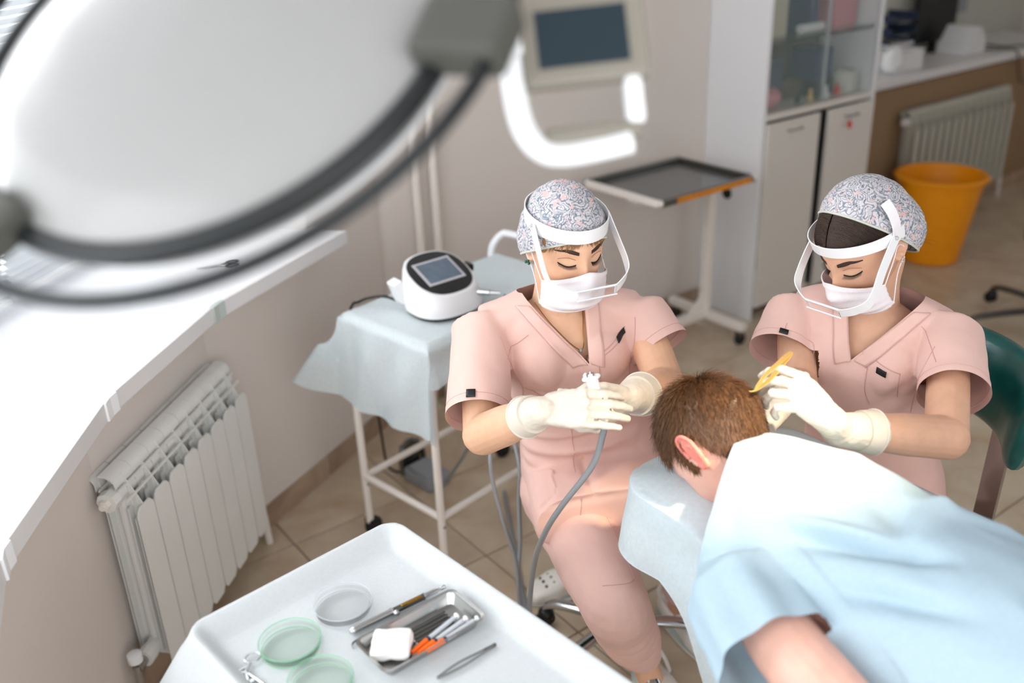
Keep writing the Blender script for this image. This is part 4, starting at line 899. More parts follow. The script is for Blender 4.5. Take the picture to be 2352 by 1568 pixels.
def hand(M, side, curls, spread=(10, 3, -3, -9), thumb=((0.05, 0.045, -0.012), (0.062, 0.075, -0.022), (0.055, 0.098, -0.030)), voxel=0.0022, scale=1.0):
    """side +1: thumb on +x.  y to the fingertips, z = back of the hand.  curls: (base, middle, tip) degrees for little..index"""
    mb = MB(); sx = side
    rings = []
    for y, w_, t_, xo in ((-0.012, 0.026, 0.020, 0.0), (0.01, 0.030, 0.019, 0.001), (0.035, 0.036, 0.0165, 0.002), (0.062, 0.0395, 0.0145, 0.001), (0.079, 0.0395, 0.0125, 0.0), (0.089, 0.037, 0.0100, 0.0)):
        rings.append(ell((sx*xo, y, 0), (1, 0, 0), w_, (0, 0, 1), t_, 22, 2.8))
    mb.loft(rings)
    roots = ((-0.030, 0.078), (-0.0105, 0.086), (0.0105, 0.088), (0.031, 0.082)); L_ = ((0.033, 0.021, 0.019), (0.041, 0.026, 0.021), (0.045, 0.029, 0.022), (0.040, 0.025, 0.021))
    tips = []
    for k in range(4):
        p = V((sx*roots[k][0], roots[k][1]-0.012, 0.0)); az_ = math.radians(-spread[k])*1; d0 = V((-math.sin(math.radians(spread[k]))*sx, math.cos(math.radians(spread[k])), 0))
        pts = [p]; ang = 0; pts.append(p+d0*0.012)
        for j in range(3):
            ang += math.radians(curls[k][j]); d = d0*math.cos(ang)+V((0, 0, -1))*math.sin(ang); pts.append(pts[-1]+d*L_[k][j])
        r0 = (0.0082, 0.0092, 0.0094, 0.0093)[k]
        for a in range(1, len(pts)-1): mb.sphere(pts[a], r0*(1.05-0.06*a), 6)
        mb.tube(pts, [r0*1.05, r0*1.02, r0*0.96, r0*0.88, r0*0.74], 10); mb.sphere(pts[-1], r0*0.74, 6); tips.append(M @ pts[-1])
    for k in range(4): mb.sphere(V((sx*roots[k][0], roots[k][1]+0.001, 0.004)), 0.0092, 7)
    th = [V((sx*0.022, 0.012, -0.004))]+[V((sx*t_[0], t_[1], t_[2])) for t_ in thumb]
    mb.tube(th, [0.0155, 0.0122, 0.0102, 0.0082], 10)
    for p, r in zip(th, (0.015, 0.0122, 0.0102, 0.0082)): mb.sphere(p, r, 7)
    mb.v = [M @ (v*scale) for v in mb.v]; tips.append(M @ (th[-1]*scale))
    return mb, tips
def glove(name, hand_mb, wrist_path, rad, parent, cuff_flare=0.004):
    mb = hand_mb; limb(mb, wrist_path, rad, 18)
    me = remesh(mb, 0.0022, 4); warp(me, lambda p, n_: 0.0009*nz(p, (90, 90, 90))+0.0006*nz(p, (220, 120, 220)))
    o = obj(name, me, 'glove', parent)
    P = [V(p) for p in wrist_path]; t = (P[-1]-P[-2]).normalized(); u, w_ = perp(t); e = P[-1]
    rim = MB(); rr_ = rad[-1]+cuff_flare
    rim.tube([e+u*math.cos(a)*rr_+w_*math.sin(a)*rr_ for a in [2*math.pi*i/36 for i in range(37)]], 0.0022, 8, caps=False)
    rim.loft([ell(e-t*0.03, u, rad[-1]+0.0005, w_, rad[-1]+0.0005, 30), ell(e, u, rr_, w_, rr_, 30)])
    obj('rolled_cuff', rim, 'glove', o, 60); return o
def paisley():
    m = bpy.data.materials.new('paisley'); m.use_nodes = True; N = m.node_tree.nodes; L = m.node_tree.links; b = N['Principled BSDF']; b.inputs['Roughness'].default_value = 0.85
    tc = N.new('ShaderNodeTexCoord'); n0 = N.new('ShaderNodeTexNoise'); n0.inputs['Scale'].default_value = 22; n0.inputs['Detail'].default_value = 2; L.new(tc.outputs['Object'], n0.inputs['Vector'])
    ad = N.new('ShaderNodeMixRGB'); ad.blend_type = 'ADD'; ad.inputs[0].default_value = 0.085; L.new(tc.outputs['Object'], ad.inputs[1]); L.new(n0.outputs['Color'], ad.inputs[2])
    vo = N.new('ShaderNodeTexVoronoi'); vo.inputs['Scale'].default_value = 32; L.new(ad.outputs[0], vo.inputs['Vector'])
    wv = N.new('ShaderNodeMath'); wv.operation = 'MULTIPLY'; wv.inputs[1].default_value = 30; L.new(vo.outputs['Distance'], wv.inputs[0])
    sn = N.new('ShaderNodeMath'); sn.operation = 'SINE'; L.new(wv.outputs[0], sn.inputs[0])
    r1 = N.new('ShaderNodeValToRGB'); L.new(sn.outputs[0], r1.inputs[0]); e = r1.color_ramp.elements
    e[0].position = 0.0; e[0].color = (*s2l((206, 198, 200)), 1); e[1].position = 0.9; e[1].color = (*s2l((126, 136, 148)), 1); k = e.new(0.45); k.color = (*s2l((180, 182, 190)), 1)
    n2 = N.new('ShaderNodeTexNoise'); n2.inputs['Scale'].default_value = 34; n2.inputs['Detail'].default_value = 3; n2.inputs['Distortion'].default_value = 2.5; L.new(tc.outputs['Object'], n2.inputs['Vector'])
    r2 = N.new('ShaderNodeValToRGB'); r2.color_ramp.interpolation = 'LINEAR'; L.new(n2.outputs['Fac'], r2.inputs[0]); e = r2.color_ramp.elements
    e[0].position = 0.485; e[0].color = (0, 0, 0, 1); e[1].position = 0.515; e[1].color = (0, 0, 0, 1); k = e.new(0.50); k.color = (1, 1, 1, 1)
    mx = N.new('ShaderNodeMixRGB'); L.new(r2.outputs[0], mx.inputs[0]); L.new(r1.outputs[0], mx.inputs[1]); mx.inputs[2].default_value = (*s2l((52, 70, 90)), 1)
    n3 = N.new('ShaderNodeTexNoise'); n3.inputs['Scale'].default_value = 60; L.new(tc.outputs['Object'], n3.inputs['Vector'])
    r3 = N.new('ShaderNodeValToRGB'); L.new(n3.outputs['Fac'], r3.inputs[0]); e = r3.color_ramp.elements; e[0].position = 0.62; e[0].color = (0, 0, 0, 1); e[1].position = 0.66; e[1].color = (1, 1, 1, 1)
    m2 = N.new('ShaderNodeMixRGB'); L.new(r3.outputs[0], m2.inputs[0]); L.new(mx.outputs[0], m2.inputs[1]); m2.inputs[2].default_value = (*s2l((216, 178, 174)), 1)
    v2 = N.new('ShaderNodeTexVoronoi'); v2.inputs['Scale'].default_value = 120; L.new(tc.outputs['Object'], v2.inputs['Vector'])
    r4 = N.new('ShaderNodeValToRGB'); L.new(v2.outputs['Distance'], r4.inputs[0]); e = r4.color_ramp.elements; e[0].position = 0.22; e[0].color = (1, 1, 1, 1); e[1].position = 0.3; e[1].color = (0, 0, 0, 1)
    m3 = N.new('ShaderNodeMixRGB'); mm = N.new('ShaderNodeMath'); mm.operation = 'MULTIPLY'; mm.inputs[1].default_value = 0.55; L.new(r4.outputs[0], mm.inputs[0]); L.new(mm.outputs[0], m3.inputs[0]); L.new(m2.outputs[0], m3.inputs[1]); m3.inputs[2].default_value = (*s2l((70, 88, 108)), 1)
    L.new(m3.outputs[0], b.inputs['Base Color']); MATS['paisley'] = m
paisley()
def cap(M, p0, slope, parent, rad=(0.088, 0.108, 0.126), c=(0, -0.008, 0.004), bun=0.012, tuck=0.04):
    """surgical cap: shell above a sloping plane (head frame)"""
    mb = MB(); mb.sphere(c, rad, 40)
    def sh(v):
        v = v.copy(); v.z += 0.0
        k = bun*gs(v.y+0.095, 0.05)*gs(v.z+0.03, 0.05); d = (v-V(c)).normalized(); return v+d*k
    mb.v = [sh(v) for v in mb.v]; me = mb.mesh('cap'); n_ = V((0, slope, -1)).normalized()
    warp(me, lambda p, q: 0.0028*nz(p, (28, 22, 40))+0.0014*nz(p, (70, 60, 60), 3.0))
    cut(me, [(p0, n_, None)])
    cc = V(c)
    for v in me.vertices:
        h = -(v.co-V(p0)).dot(n_); k = 1-min(1, max(0, h)/0.040); v.co = cc+(v.co-cc)*(1-tuck*k*k)
    me.update()
    bm = bmesh.new(); bm.from_mesh(me); be = [e for e in bm.edges if e.is_boundary]; pts = []
    if be:
        e = be[0]; v = e.verts[0]; st_ = v; pts = [v.co.copy()]
        seen = set()
        while True:
            nx = [q for q in v.link_edges if q.is_boundary and q not in seen]
            if not nx: break
            seen.add(nx[0]); v = nx[0].other_vert(v); pts.append(v.co.copy())
            if v is st_: break
    bmesh.ops.solidify(bm, geom=bm.faces[:], thickness=0.0015); bm.to_mesh(me); bm.free()
    me.transform(M)
    o = obj('surgical_cap', me, 'paisley', parent, 70)
    if pts: obj('cap_trim', MB().tube([M @ p for p in pts[::2]]+[M @ pts[0]], 0.0026, 6, caps=False), 'wall_green', o, 70)
    return o
def visor(M, parent, z0=0.060, rx=0.082, yf=0.100, yb=0.100, tiltf=0.0, bandw=0.029, piv=0.015, drop=0.0):
    def bp(a):
        y = math.sin(a); return V((rx*math.cos(a), (yf if y > 0 else yb)*y-0.004, z0+tiltf*y))
    pts = [bp(2*math.pi*k/72) for k in range(73)]
    vz = thing('x', '', '') if False else None
    o = obj('visor_band', MB().ribbon([M @ p for p in pts], [(M.to_3x3() @ V((0, 0, 1)))]*73, bandw, 0.0022), 'white_plastic', parent)
    T = 0.130+drop
    half = [V((rx+0.002, piv, z0)), V((rx+0.006, 0.058, z0-0.36*T)), V((rx+0.008, 0.100, z0-0.70*T)), V((rx+0.001, 0.123, z0-0.87*T)), V((rx-0.022, 0.142, z0-0.96*T)), V((0.040, 0.153, z0-T))]
    up0 = [V((0, 0.8, 0.5)), V((0, 0.9, 0.45)), V((0, 0.8, 0.6)), V((0.1, 0.3, 0.95)), V((0, 0.1, 1)), V((0, 0.1, 1))]
    for s_ in (-1, 1):
        P = spline([V((s_*p.x, p.y, p.z)) for p in half], 8); U_ = []
        for i in range(len(P)):
            t = i/(len(P)-1)*5; a = min(int(t), 4); U_.append(M.to_3x3() @ (up0[a].lerp(up0[a+1], t-a)))
        obj('visor_arm', MB().ribbon([M @ p for p in P], U_, 0.0215, 0.0022), 'white_plastic', o)
        obj('pivot_rivet', MB().sphere(M @ V((s_*(rx+0.004), piv, z0)), 0.0042, 8), 'frame_silver', o, 60)
    zb = z0-0.130-drop; yb_ = 0.153
    obj('lens_frame', MB().tube([M @ V((-0.044, yb_-0.001, zb+0.009)), M @ V((0.044, yb_-0.001, zb+0.009))], 0.0026, 8).tube([M @ V((-0.044, yb_+0.004, zb-0.009)), M @ V((0.044, yb_+0.004, zb-0.009))], 0.0018, 8), 'white_plastic', o, 50)
    obj('clear_lens', MB().box(M @ V((0, yb_+0.0015, zb)), (0.086, 0.001, 0.019), M=M.to_3x3().to_4x4()), 'clear', o)
    return o
def face_mask(M, parent):
    def f(u, v):
        s_ = (u-0.5)*2; z = -0.020-0.030*abs(s_)**1.5-(0.098-0.040*abs(s_)**1.6)*v+0.010*gs(s_, 0.3)*(1-v)
        x = 0.0735*math.sin(s_*1.35)/math.sin(1.35); c = math.cos(s_*1.28)
        y = 0.020+0.086*c+0.020*gs(s_, 0.26)*gs(z+0.046, 0.034)+0.004*gs(z+0.075, 0.03)
        y -= 0.022*max(0, (v-0.75)/0.25)**1.6*gs(s_, 0.8)
        y += 0.0011*math.sin(v*26)*(0.4+0.6*gs(s_, 0.7)); return M @ V((x, y+0.003, z))
    o = obj('face_mask', sheet(f, 60, 44, 0.0012), 'mask', parent)
    def edge(v, w0, w1):
        return MB().ribbon([f(k/40, v) for k in range(2, 39)], [f(k/40, min(1, v+0.05))-f(k/40, max(0, v-0.05)) for k in range(2, 39)], w0, w1)
    obj('nose_wire_hem', edge(0.05, 0.008, 0.0022), 'mask', o); obj('mask_hem', edge(0.97, 0.005, 0.002), 'mask', o)
    for s_ in (-1, 1):
        obj('ear_loop', MB().tube(spline([f(0.5+s_*0.49, 0.05), M @ V((s_*0.076, 0.015, -0.02)), M @ V((s_*0.080, -0.008, 0.006)), M @ V((s_*0.080, -0.020, -0.018)), M @ V((s_*0.073, 0.012, -0.055)), f(0.5+s_*0.49, 0.95)], 5), 0.0012, 6), 'mask', o, 60)
    return o
def face_details(M, parent, hair, thick=1.0):
    hm = head_mesh(MB(), Matrix.Identity(4), 60).mesh('h'); S = Surf(hm)
    for s_ in (-1, 1):
        def fb(u, v):
            x = 0.0135+0.040*u; zc = 0.0215+0.0055*math.sin(min(1, u*1.25)*math.pi*0.62)-0.0035*max(0, u-0.6)/0.4; w_ = 0.0040*thick*(0.55+0.45*gs(u-0.3, 0.4))*(1-0.65*u**3)
            return V((s_*x, 0.3, zc+(v-0.5)*2*w_))
        me = patch(S, fb, (0, -1, 0), 24, 4, 0.0012, 0.0008); me.transform(M); obj('eyebrow', me, 'brow', parent)
        def fl(u, v):
            x = 0.0165+0.032*u; zc = -0.0045-0.0052*math.sin(math.pi*u)+0.002*u; return V((s_*x, 0.3, zc+(v-0.5)*0.0024))
        me = patch(S, fl, (0, -1, 0), 20, 2, 0.0016, 0.0008); me.transform(M); lo = obj('eyelash_line', me, 'lash', parent)
        def fcrease(u, v):
            x = 0.0175+0.031*u; zc = 0.0062+0.0042*math.sin(math.pi*u)-0.001*u; return V((s_*x, 0.3, zc+(v-0.5)*0.0012))
        me = patch(S, fcrease, (0, -1, 0), 18, 1, 0.0008, 0.0004); me.transform(M); obj('eyelid_crease', me, 'lid', parent)
        la = MB()
        for k in range(22):
            u = 0.08+0.9*k/21; x = 0.0165+0.032*u; zc = -0.0050-0.0052*math.sin(math.pi*u)+0.002*u; h, n_ = S.hit(V((s_*x, 0.3, zc)), (0, -1, 0)); fan = (u-0.45)*0.9
            la.tube([h+V((0, 0.001, 0)), h+V((s_*fan*0.003, 0.006, -0.0022)), h+V((s_*fan*0.007, 0.0105, -0.0030))], [0.0005, 0.00042, 0.00012], 4)
        me = la.mesh('lashes'); me.transform(M); l_ = obj('lashes', me, 'lash', lo); l_['kind'] = 'stuff'
def strands(pts_dirs, m_, name, parent, w0=0.0007):
    """tapered three-sided hairs along point lists"""
    vs = []; fs = []
    for P in pts_dirs:
        k = len(P); b = len(vs)
        for i, p in enumerate(P):
            t = (P[min(i+1, k-1)]-P[max(i-1, 0)]); t = t.normalized() if t.length > 1e-9 else V((0, 0, 1)); u, w_ = perp(t); r = w0*(1-0.85*i/(k-1))
            for a in (0, 2.094, 4.189): vs.append(p+u*math.cos(a)*r+w_*math.sin(a)*r)
        for i in range(k-1):
            for j in range(3): fs.append((b+i*3+j, b+i*3+(j+1) % 3, b+(i+1)*3+(j+1) % 3, b+(i+1)*3+j))
    me = mesh_from(name, vs, fs)
    for p in me.polygons: p.use_smooth = True
    o = obj(name, me, m_, parent); o['kind'] = 'stuff'; return o
def vneck(me, org, left, fwd, apex, top, half_l, half_r, skew=0.0):
    """open a V in the front of a garment: apex (s, z), top z, half widths at the top"""
    org = V(org); left = V(left); fwd = V(fwd)
    bm = bmesh.new(); bm.from_mesh(me)
    def loc(p): q = p-org; return q.dot(left), q.dot(fwd), p.z
    A = org+left*apex[0]; A.z = apex[1]; B = org+left*(skew+half_l); B.z = top; Cc = org+left*(skew-half_r); Cc.z = top
    nl = (B-A).cross(fwd).normalized(); nr = (Cc-A).cross(fwd).normalized(); mid = org+left*skew; mid.z = top
    if nl.dot(mid-A) < 0: nl = -nl
    if nr.dot(mid-A) < 0: nr = -nr
    reg = [f for f in bm.faces if loc(f.calc_center_median())[1] > -0.015 and f.calc_center_median().z > apex[1]-0.03]
    for co_, no in ((A, nl), (A, nr)):
        reg = [f for f in bm.faces if loc(f.calc_center_median())[1] > -0.015 and f.calc_center_median().z > apex[1]-0.03]
        bmesh.ops.bisect_plane(bm, geom=list({e for f in reg for e in f.edges})+list({v for f in reg for v in f.verts})+reg, plane_co=co_, plane_no=no, dist=1e-5)
    dl = [f for f in bm.faces if loc(f.calc_center_median())[1] > -0.03 and (f.calc_center_median()-A).dot(nl) > 0 and (f.calc_center_median()-A).dot(nr) > 0 and f.calc_center_median().z < top+0.2]
    bmesh.ops.delete(bm, geom=dl, context='FACES'); bm.to_mesh(me); bm.free(); me.update()
def shoe(parent_or_label, loc, rz, parent=None, roll=0.0):
    o = obj('clog', remesh(MB().loft([ell((0, y, h*0.52+0.004), (1, 0, 0), w_, (0, 0, 1), h*0.52, 20, 2.7) for y, w_, h in ((-0.105, 0.018, 0.03), (-0.10, 0.028, 0.05), (-0.07, 0.034, 0.062), (-0.02, 0.034, 0.066), (0.03, 0.042, 0.072), (0.075, 0.048, 0.064), (0.115, 0.044, 0.050), (0.145, 0.030, 0.036), (0.155, 0.014, 0.022))]), 0.004, 4), 'shoe', parent)
    kids = []
    for k in range(9):
        a = (k % 3-1)*0.021; y = 0.055+0.026*(k//3); z = 0.0735-0.00*abs(a)-0.55*max(0, y-0.06)*0.38-abs(a)*0.16
        kids.append(obj('vent_hole', MB().sphere((a, y, z-0.002), (0.0045, 0.0045, 0.004), 6), 'hole', o))
    for s_ in (-1, 1): kids.append(obj('strap_rivet', MB().sphere((s_*0.039, 0.005, 0.056), 0.008, 8), 'grey_plastic', o, 60))
    kids.append(obj('heel_strap', MB().tube(spline([(-0.037, 0.008, 0.058), (-0.040, -0.04, 0.075), (-0.028, -0.092, 0.082), (0, -0.108, 0.083), (0.028, -0.092, 0.082), (0.040, -0.04, 0.075), (0.037, 0.008, 0.058)], 5), 0.0055, 8), 'shoe', o, 60))
    kids.append(obj('sole', MB().loft([ell((0, 0.022, 0.0), (1, 0, 0), 0.045, (0, 1, 0), 0.135, 32, 2.6), ell((0, 0.022, 0.012), (1, 0, 0), 0.047, (0, 1, 0), 0.137, 32, 2.6)]), 'shoe', o, 50))
    kids.append(obj('sole_line', MB().loft([ell((0, 0.022, 0.012), (1, 0, 0), 0.0472, (0, 1, 0), 0.1372, 32, 2.6), ell((0, 0.022, 0.0145), (1, 0, 0), 0.0472, (0, 1, 0), 0.1372, 32, 2.6)]), 'rad_dull', o, 50))
    o.location = loc; o.rotation_euler = (0, roll, rz); return o
def label_tab(surf, fo, d, parent, name='black_label'):
    return obj(name, patch(surf, fo, d, 6, 6, 0.003, 0.0012), 'tag_black', parent)
# ================================================================ nurse with the handpiece (sits at the head of the couch)
def build_nurse1():
    n1 = thing('person', 'nurse in pink scrubs holding a white handpiece with both gloved hands', 'person', (1.33, 1.52, 0))
    org = V((1.33, 1.52, 0))
    def ch(nm, me, m_, par=n1, sm=None):
        o = obj(nm, me, m_, None, sm); o.parent = par
        if par is n1: o.matrix_parent_inverse = Matrix.Translation(-org)
        return o
    f1 = V((-0.49, -0.872, 0)).normalized(); l1 = V((0.872, -0.49, 0)).normalized(); Z = V((0, 0, 1))
    hd = V((1.205, 1.462, 1.247)); yawd = V((-0.238, -0.954, 0)).normalized(); pt = math.radians(11)
    r_, f_, u_ = frame(yawd*math.cos(pt)-Z*math.sin(pt)); M = mat_from(r_, f_, u_, hd)
    shR = V((1.066, 1.586, 1.042)); shL = V((1.374, 1.414, 1.046)); neck0 = V((1.222, 1.512, 1.095)); neck1 = hd-u_*0.065-f_*0.022
    elR = V((0.936, 1.406, 0.912)); wrR = V((0.942, 1.222, 1.041)); elL = V((1.316, 1.268, 0.948)); wrL = V((1.140, 1.188, 1.014))
    hipR = V((1.245, 1.545, 0.575)); hipL = V((1.42, 1.47, 0.575)); knR = V((1.085, 1.165, 0.545)); anR = V((1.335, 1.335, 0.13)); knL = V((1.545, 1.30, 0.50)); anL = V((1.50, 1.70, 0.12))
    spine = [(0.60, V((1.335, 1.51)), 0.185, 0.130), (0.70, V((1.325, 1.515)), 0.176, 0.122), (0.78, V((1.31, 1.52)), 0.162, 0.112), (0.88, V((1.275, 1.515)), 0.157, 0.112), (0.97, V((1.245, 1.510)), 0.160, 0.116), (1.04, V((1.228, 1.508)), 0.168, 0.098), (1.085, V((1.222, 1.510)), 0.145, 0.075), (1.115, V((1.221, 1.512)), 0.090, 0.058)]
    # skin
    b = MB(); head_mesh(b, M); ear(b, M, 1); ear(b, M, -1)
    limb(b, [neck0-Z*0.03, neck0.lerp(neck1, 0.5), neck1], [0.062, 0.050, 0.052])
    b.loft([ell((c.x, c.y, z), l1, w_-0.020, f1, d_-0.013, 28, 2.3) for z, c, w_, d_ in [(z-(0.012 if z > 1.0 else 0), c, w_-(0.03 if z > 1.0 else 0), d_) for z, c, w_, d_ in spine]])
    for a, e, w_ in ((shR, elR, wrR), (shL, elL, wrL)):
        limb(b, [neck0-Z*0.045, neck0.lerp(a, 0.6)-Z*0.04, a-Z*0.012], [0.04, 0.036, 0.036]); limb(b, [a-Z*0.012, a.lerp(e, 0.5), e], [0.036, 0.043, 0.041]); limb(b, [e, e.lerp(w_, 0.35), w_], [0.043, 0.041, 0.026])
    limb(b, [hipR, hipR.lerp(knR, 0.5), knR], [0.07, 0.06, 0.05]); limb(b, [knR, knR.lerp(anR, 0.4), anR], [0.05, 0.045, 0.032])
    limb(b, [hipL, hipL.lerp(knL, 0.5), knL], [0.07, 0.06, 0.05]); limb(b, [knL, knL.lerp(anL, 0.4), anL], [0.05, 0.045, 0.032])
    limb(b, [anR, anR+V((0.01, -0.02, -0.05))], [0.032, 0.034]); limb(b, [anL, anL+V((-0.03, 0.0, -0.05))], [0.032, 0.034])
    body = ch('body', remesh(b, 0.0028, 4), 'skin1')
    face_details(M, body, 'hair_blond')
    # tunic
    t = MB(); t.loft([ell((c.x, c.y, z), l1, w_, f1, d_, 40, 2.3) for z, c, w_, d_ in [(0.585, V((1.335, 1.505)), 0.178, 0.140)]+spine])
    for s_ in (-1, 1): t.sphere(V((1.235, 1.505, 0.985))+f1*0.056+l1*(s_*0.066), (0.072, 0.070, 0.072), 12)
    # lap of the tunic
    t.loft([ell(V((1.335, 1.51, 0.635)), l1, 0.180, Z, 0.085, 28, 2.4), ell(V((1.325, 1.50, 0.635))+f1*0.10, l1, 0.182, Z, 0.082, 28, 2.4), ell(V((1.312, 1.485, 0.628))+f1*0.175, l1, 0.180, Z, 0.080, 28, 2.6), ell(V((1.310, 1.48, 0.626))+f1*0.190, l1, 0.180, Z, 0.080, 28, 2.6)])
    cufR = shR.lerp(elR, 0.82)+V((-0.012, -0.002, 0.0)); cufL = shL.lerp(elL, 0.50)+V((0.030, 0.0, -0.005))
    def sleeve(sh, cf, ax, r0, r1, inner):
        d = (cf-sh).normalized(); u, w_ = perp(d)
        t.loft([ell(inner, u, r0*0.9, w_, r0*0.9, 26), ell(sh+Z*0.006, u, r0, w_, r0, 26), ell(sh.lerp(cf, 0.5), u, (r0+r1)/2, w_, (r0+r1)/2, 26), ell(cf+d*0.02, u, r1, w_, r1, 26)])
        return d
    dR = sleeve(shR, cufR, None, 0.064, 0.069, shR.lerp(neck0, 0.45)-Z*0.02); dL = sleeve(shL, cufL, None, 0.062, 0.068, shL.lerp(neck0, 0.45)-Z*0.02)
    t.loft([ell(shR.lerp(neck0, k)+Z*(0.010+0.006*k), f1, 0.056, Z, 0.044, 16) for k in (0.0, 0.3, 0.6, 0.85)]); t.loft([ell(shL.lerp(neck0, k)+Z*(0.010+0.006*k), f1, 0.056, Z, 0.044, 16) for k in (0.0, 0.3, 0.6, 0.85)])
    me = remesh(t, 0.004, 14)
    o3 = V((1.235, 1.51, 0))
    folds = [((-0.12, 0.985), (-0.02, 0.86), 0.014, -0.006), ((-0.125, 0.93), (-0.05, 0.80), 0.013, -0.006), ((0.12, 0.93), (0.03, 0.82), 0.013, -0.006), ((-0.15, 0.745), (0.15, 0.79), 0.012, -0.012), ((-0.12, 0.765), (0.05, 0.785), 0.012, 0.007), ((-0.17, 0.70), (0.16, 0.735), 0.013, -0.010), ((-0.10, 0.725), (0.16, 0.765), 0.011, 0.008), ((0.04, 0.69), (0.02, 0.74), 0.010, -0.006), ((-0.16, 0.67), (0.12, 0.695), 0.010, -0.006)]
    def fo(p, n_):
        q = p-o3; s_ = q.dot(l1); z = p.z; h = 0.0035*nz(p, (11, 11, 6))+0.0022*nz(p, (26, 26, 15), 2)+0.0016*(abs(nz(p, (17, 17, 10), 9))-0.2)
        if n_.dot(f1) > 0.05:
            for (a, b_, w_, k) in folds:
                ax, az_ = a; bx, bz = b_; dx, dz = bx-ax, bz-az_; tt_ = max(0, min(1, ((s_-ax)*dx+(z-az_)*dz)/(dx*dx+dz*dz))); d = math.hypot(s_-ax-dx*tt_, z-az_-dz*tt_)
                if d < w_*2.5: h += k*gs(d, w_)*math.sin(math.pi*(0.08+0.84*tt_))
        return h
    warp(me, fo)
    near = lambda c, r: (lambda p: (p-c).length < r)
    sl_ = lambda c, d: (lambda p: abs((p-c).dot(d)) < 0.07 and ((p-c)-d*(p-c).dot(d)).length < 0.095 and not in_torso(p, spine, l1, f1))
    cut_end(me, cufR, dR, 0.085); cut_end(me, cufL, dL, 0.085)
    cut(me, [(V((0, 0, 0.578)), V((0, 0, -1)), None), (neck0+V((0, 0.0, 0.028))-f1*0.0, (Z*0.9-f1*0.1).normalized(), near(neck0, 0.11))])
    vneck(me, o3, l1, f1, (0.034, 0.992), 1.115, 0.046, 0.072, -0.010)
    top = ch('scrub_top', me, 'scrub'); S = Surf(me)
    F_ = o3+f1*0.5
    def pt_(s_, z): return F_+l1*s_+Z*z
    def collar(s0, z0, s1, z1, w_, sg):
        def g(u, v): s_ = s0+(s1-s0)*u; z = z0+(z1-z0)*u; return pt_(s_+sg*w_*v, z-0.3*w_*v*(1-u))
        ch('collar', patch(S, g, -f1, 30, 6, 0.0022, 0.0016), 'scrub', top)
        ls = line_on(S, [pt_(s0+sg*w_, z0-0.3*w_), pt_((s0+s1)/2+sg*w_, (z0+z1)/2-0.15*w_), pt_(s1+sg*w_, z1)], -f1, 14, 0.002)
        ch('collar_seam', MB().tube(ls, 0.0011, 5), 'scrub_seam', top, 60)
    collar(0.034, 0.994, 0.038, 1.108, 0.030, 1); collar(0.032, 0.989, -0.080, 1.108, 0.030, -1)
    def seam(pts, r=0.0010): 
        ls = line_on(S, [pt_(*p) for p in pts], -f1, 10, 0.0006)
        if len(ls) > 2: ch('seam', MB().tube(ls, r, 5), 'scrub_seam', top, 60)
    seam([(-0.150, 1.06), (-0.128, 0.99), (-0.105, 0.93), (-0.10, 0.88)]); seam([(0.145, 1.07), (0.138, 1.00), (0.135, 0.93)]); seam([(-0.14, 1.02), (-0.09, 1.055)]); seam([(-0.13, 0.845), (0.0, 0.835), (0.13, 0.85)]); seam([(0.0, 0.83), (0.01, 0.74), (0.0, 0.63)]); seam([(-0.1, 0.93), (-0.03, 0.87), (-0.01, 0.84)])
    seam([(0.052, 1.012), (0.124, 1.048)], 0.0013); seam([(0.052, 1.012), (0.058, 0.95), (0.070, 0.915)]); seam([(0.050, 1.004), (0.124, 1.038)])
    def gl(u, v): s_ = 0.098+0.022*u+0.003*v; z = 1.036+0.011*u-0.011*v; return pt_(s_, z)
    ch('pocket_label', patch(S, gl, -f1, 6, 4, 0.003, 0.0012), 'tag_black', top)
    # sleeve label and hem seams
    cdir = V((-0.55, -0.80, 0.25)).normalized()
    for cf, d, r in ((cufR, dR, 0.069), (cufL, dL, 0.068)):
        u, w_ = perp(d); hm = [V(h) for h in (S.bvh.find_nearest(cf-d*0.018+u*math.cos(a)*r*1.05+w_*math.sin(a)*r*1.05)[0] for a in [2*math.pi*k/40 for k in range(41)])]
        ch('sleeve_hem', MB().tube(hm, 0.0009, 5, caps=False), 'scrub_seam', top, 60)
    side = V((-0.62, -0.62, 0.2)).normalized(); lu_, lw_ = V((0.78, -0.6, 0)).normalized(), dR
    side = V((-0.476, -0.736, 0.482)).normalized(); lcen = V((0.898, 1.388, 0.991))+side*0.2-dR*0.034
    ch('sleeve_label', patch(S, lambda u, v: lcen+lu_*(0.018*(u-0.5))+dR*(0.026*(v-0.5)), -side, 4, 4, 0.003, 0.0012), 'tag_black', top)
    # trousers
    t = MB(); limb(t, [hipR, hipR.lerp(knR, 0.5)+Z*0.002, knR], [0.100, 0.088, 0.074], 24); limb(t, [knR, knR.lerp(anR, 0.45), anR+V((0, 0, 0.02))], [0.072, 0.066, 0.048], 24)
    limb(t, [hipL, hipL.lerp(knL, 0.5), knL], [0.105, 0.09, 0.072], 24); limb(t, [knL, knL.lerp(anL, 0.5), anL+V((0, 0, 0.02))], [0.070, 0.064, 0.05], 24); t.sphere(V((1.335, 1.52, 0.565)), (0.17, 0.14, 0.09), 12); t.sphere(V((1.29, 1.41, 0.565)), (0.10, 0.11, 0.085), 12)
    me = remesh(t, 0.0045, 6)
    ax = (anR-knR).normalized()
    def fo2(p, n_):
        h = 0.0030*nz(p, (12, 12, 12))+0.0012*nz(p, (34, 34, 34), 2); q = p-knR; s_ = q.dot(ax)
        if s_ > 0.02: h += 0.0032*math.sin(s_*120+4*nz(p, (9, 9, 9)))*min(1, (s_-0.02)/0.1)
        return h
    warp(me, fo2); cut(me, [(anR+ax*0.012, ax, near(anR, 0.10)), (anL+(anL-knL).normalized()*0.01, (anL-knL).normalized(), near(anL, 0.1))])
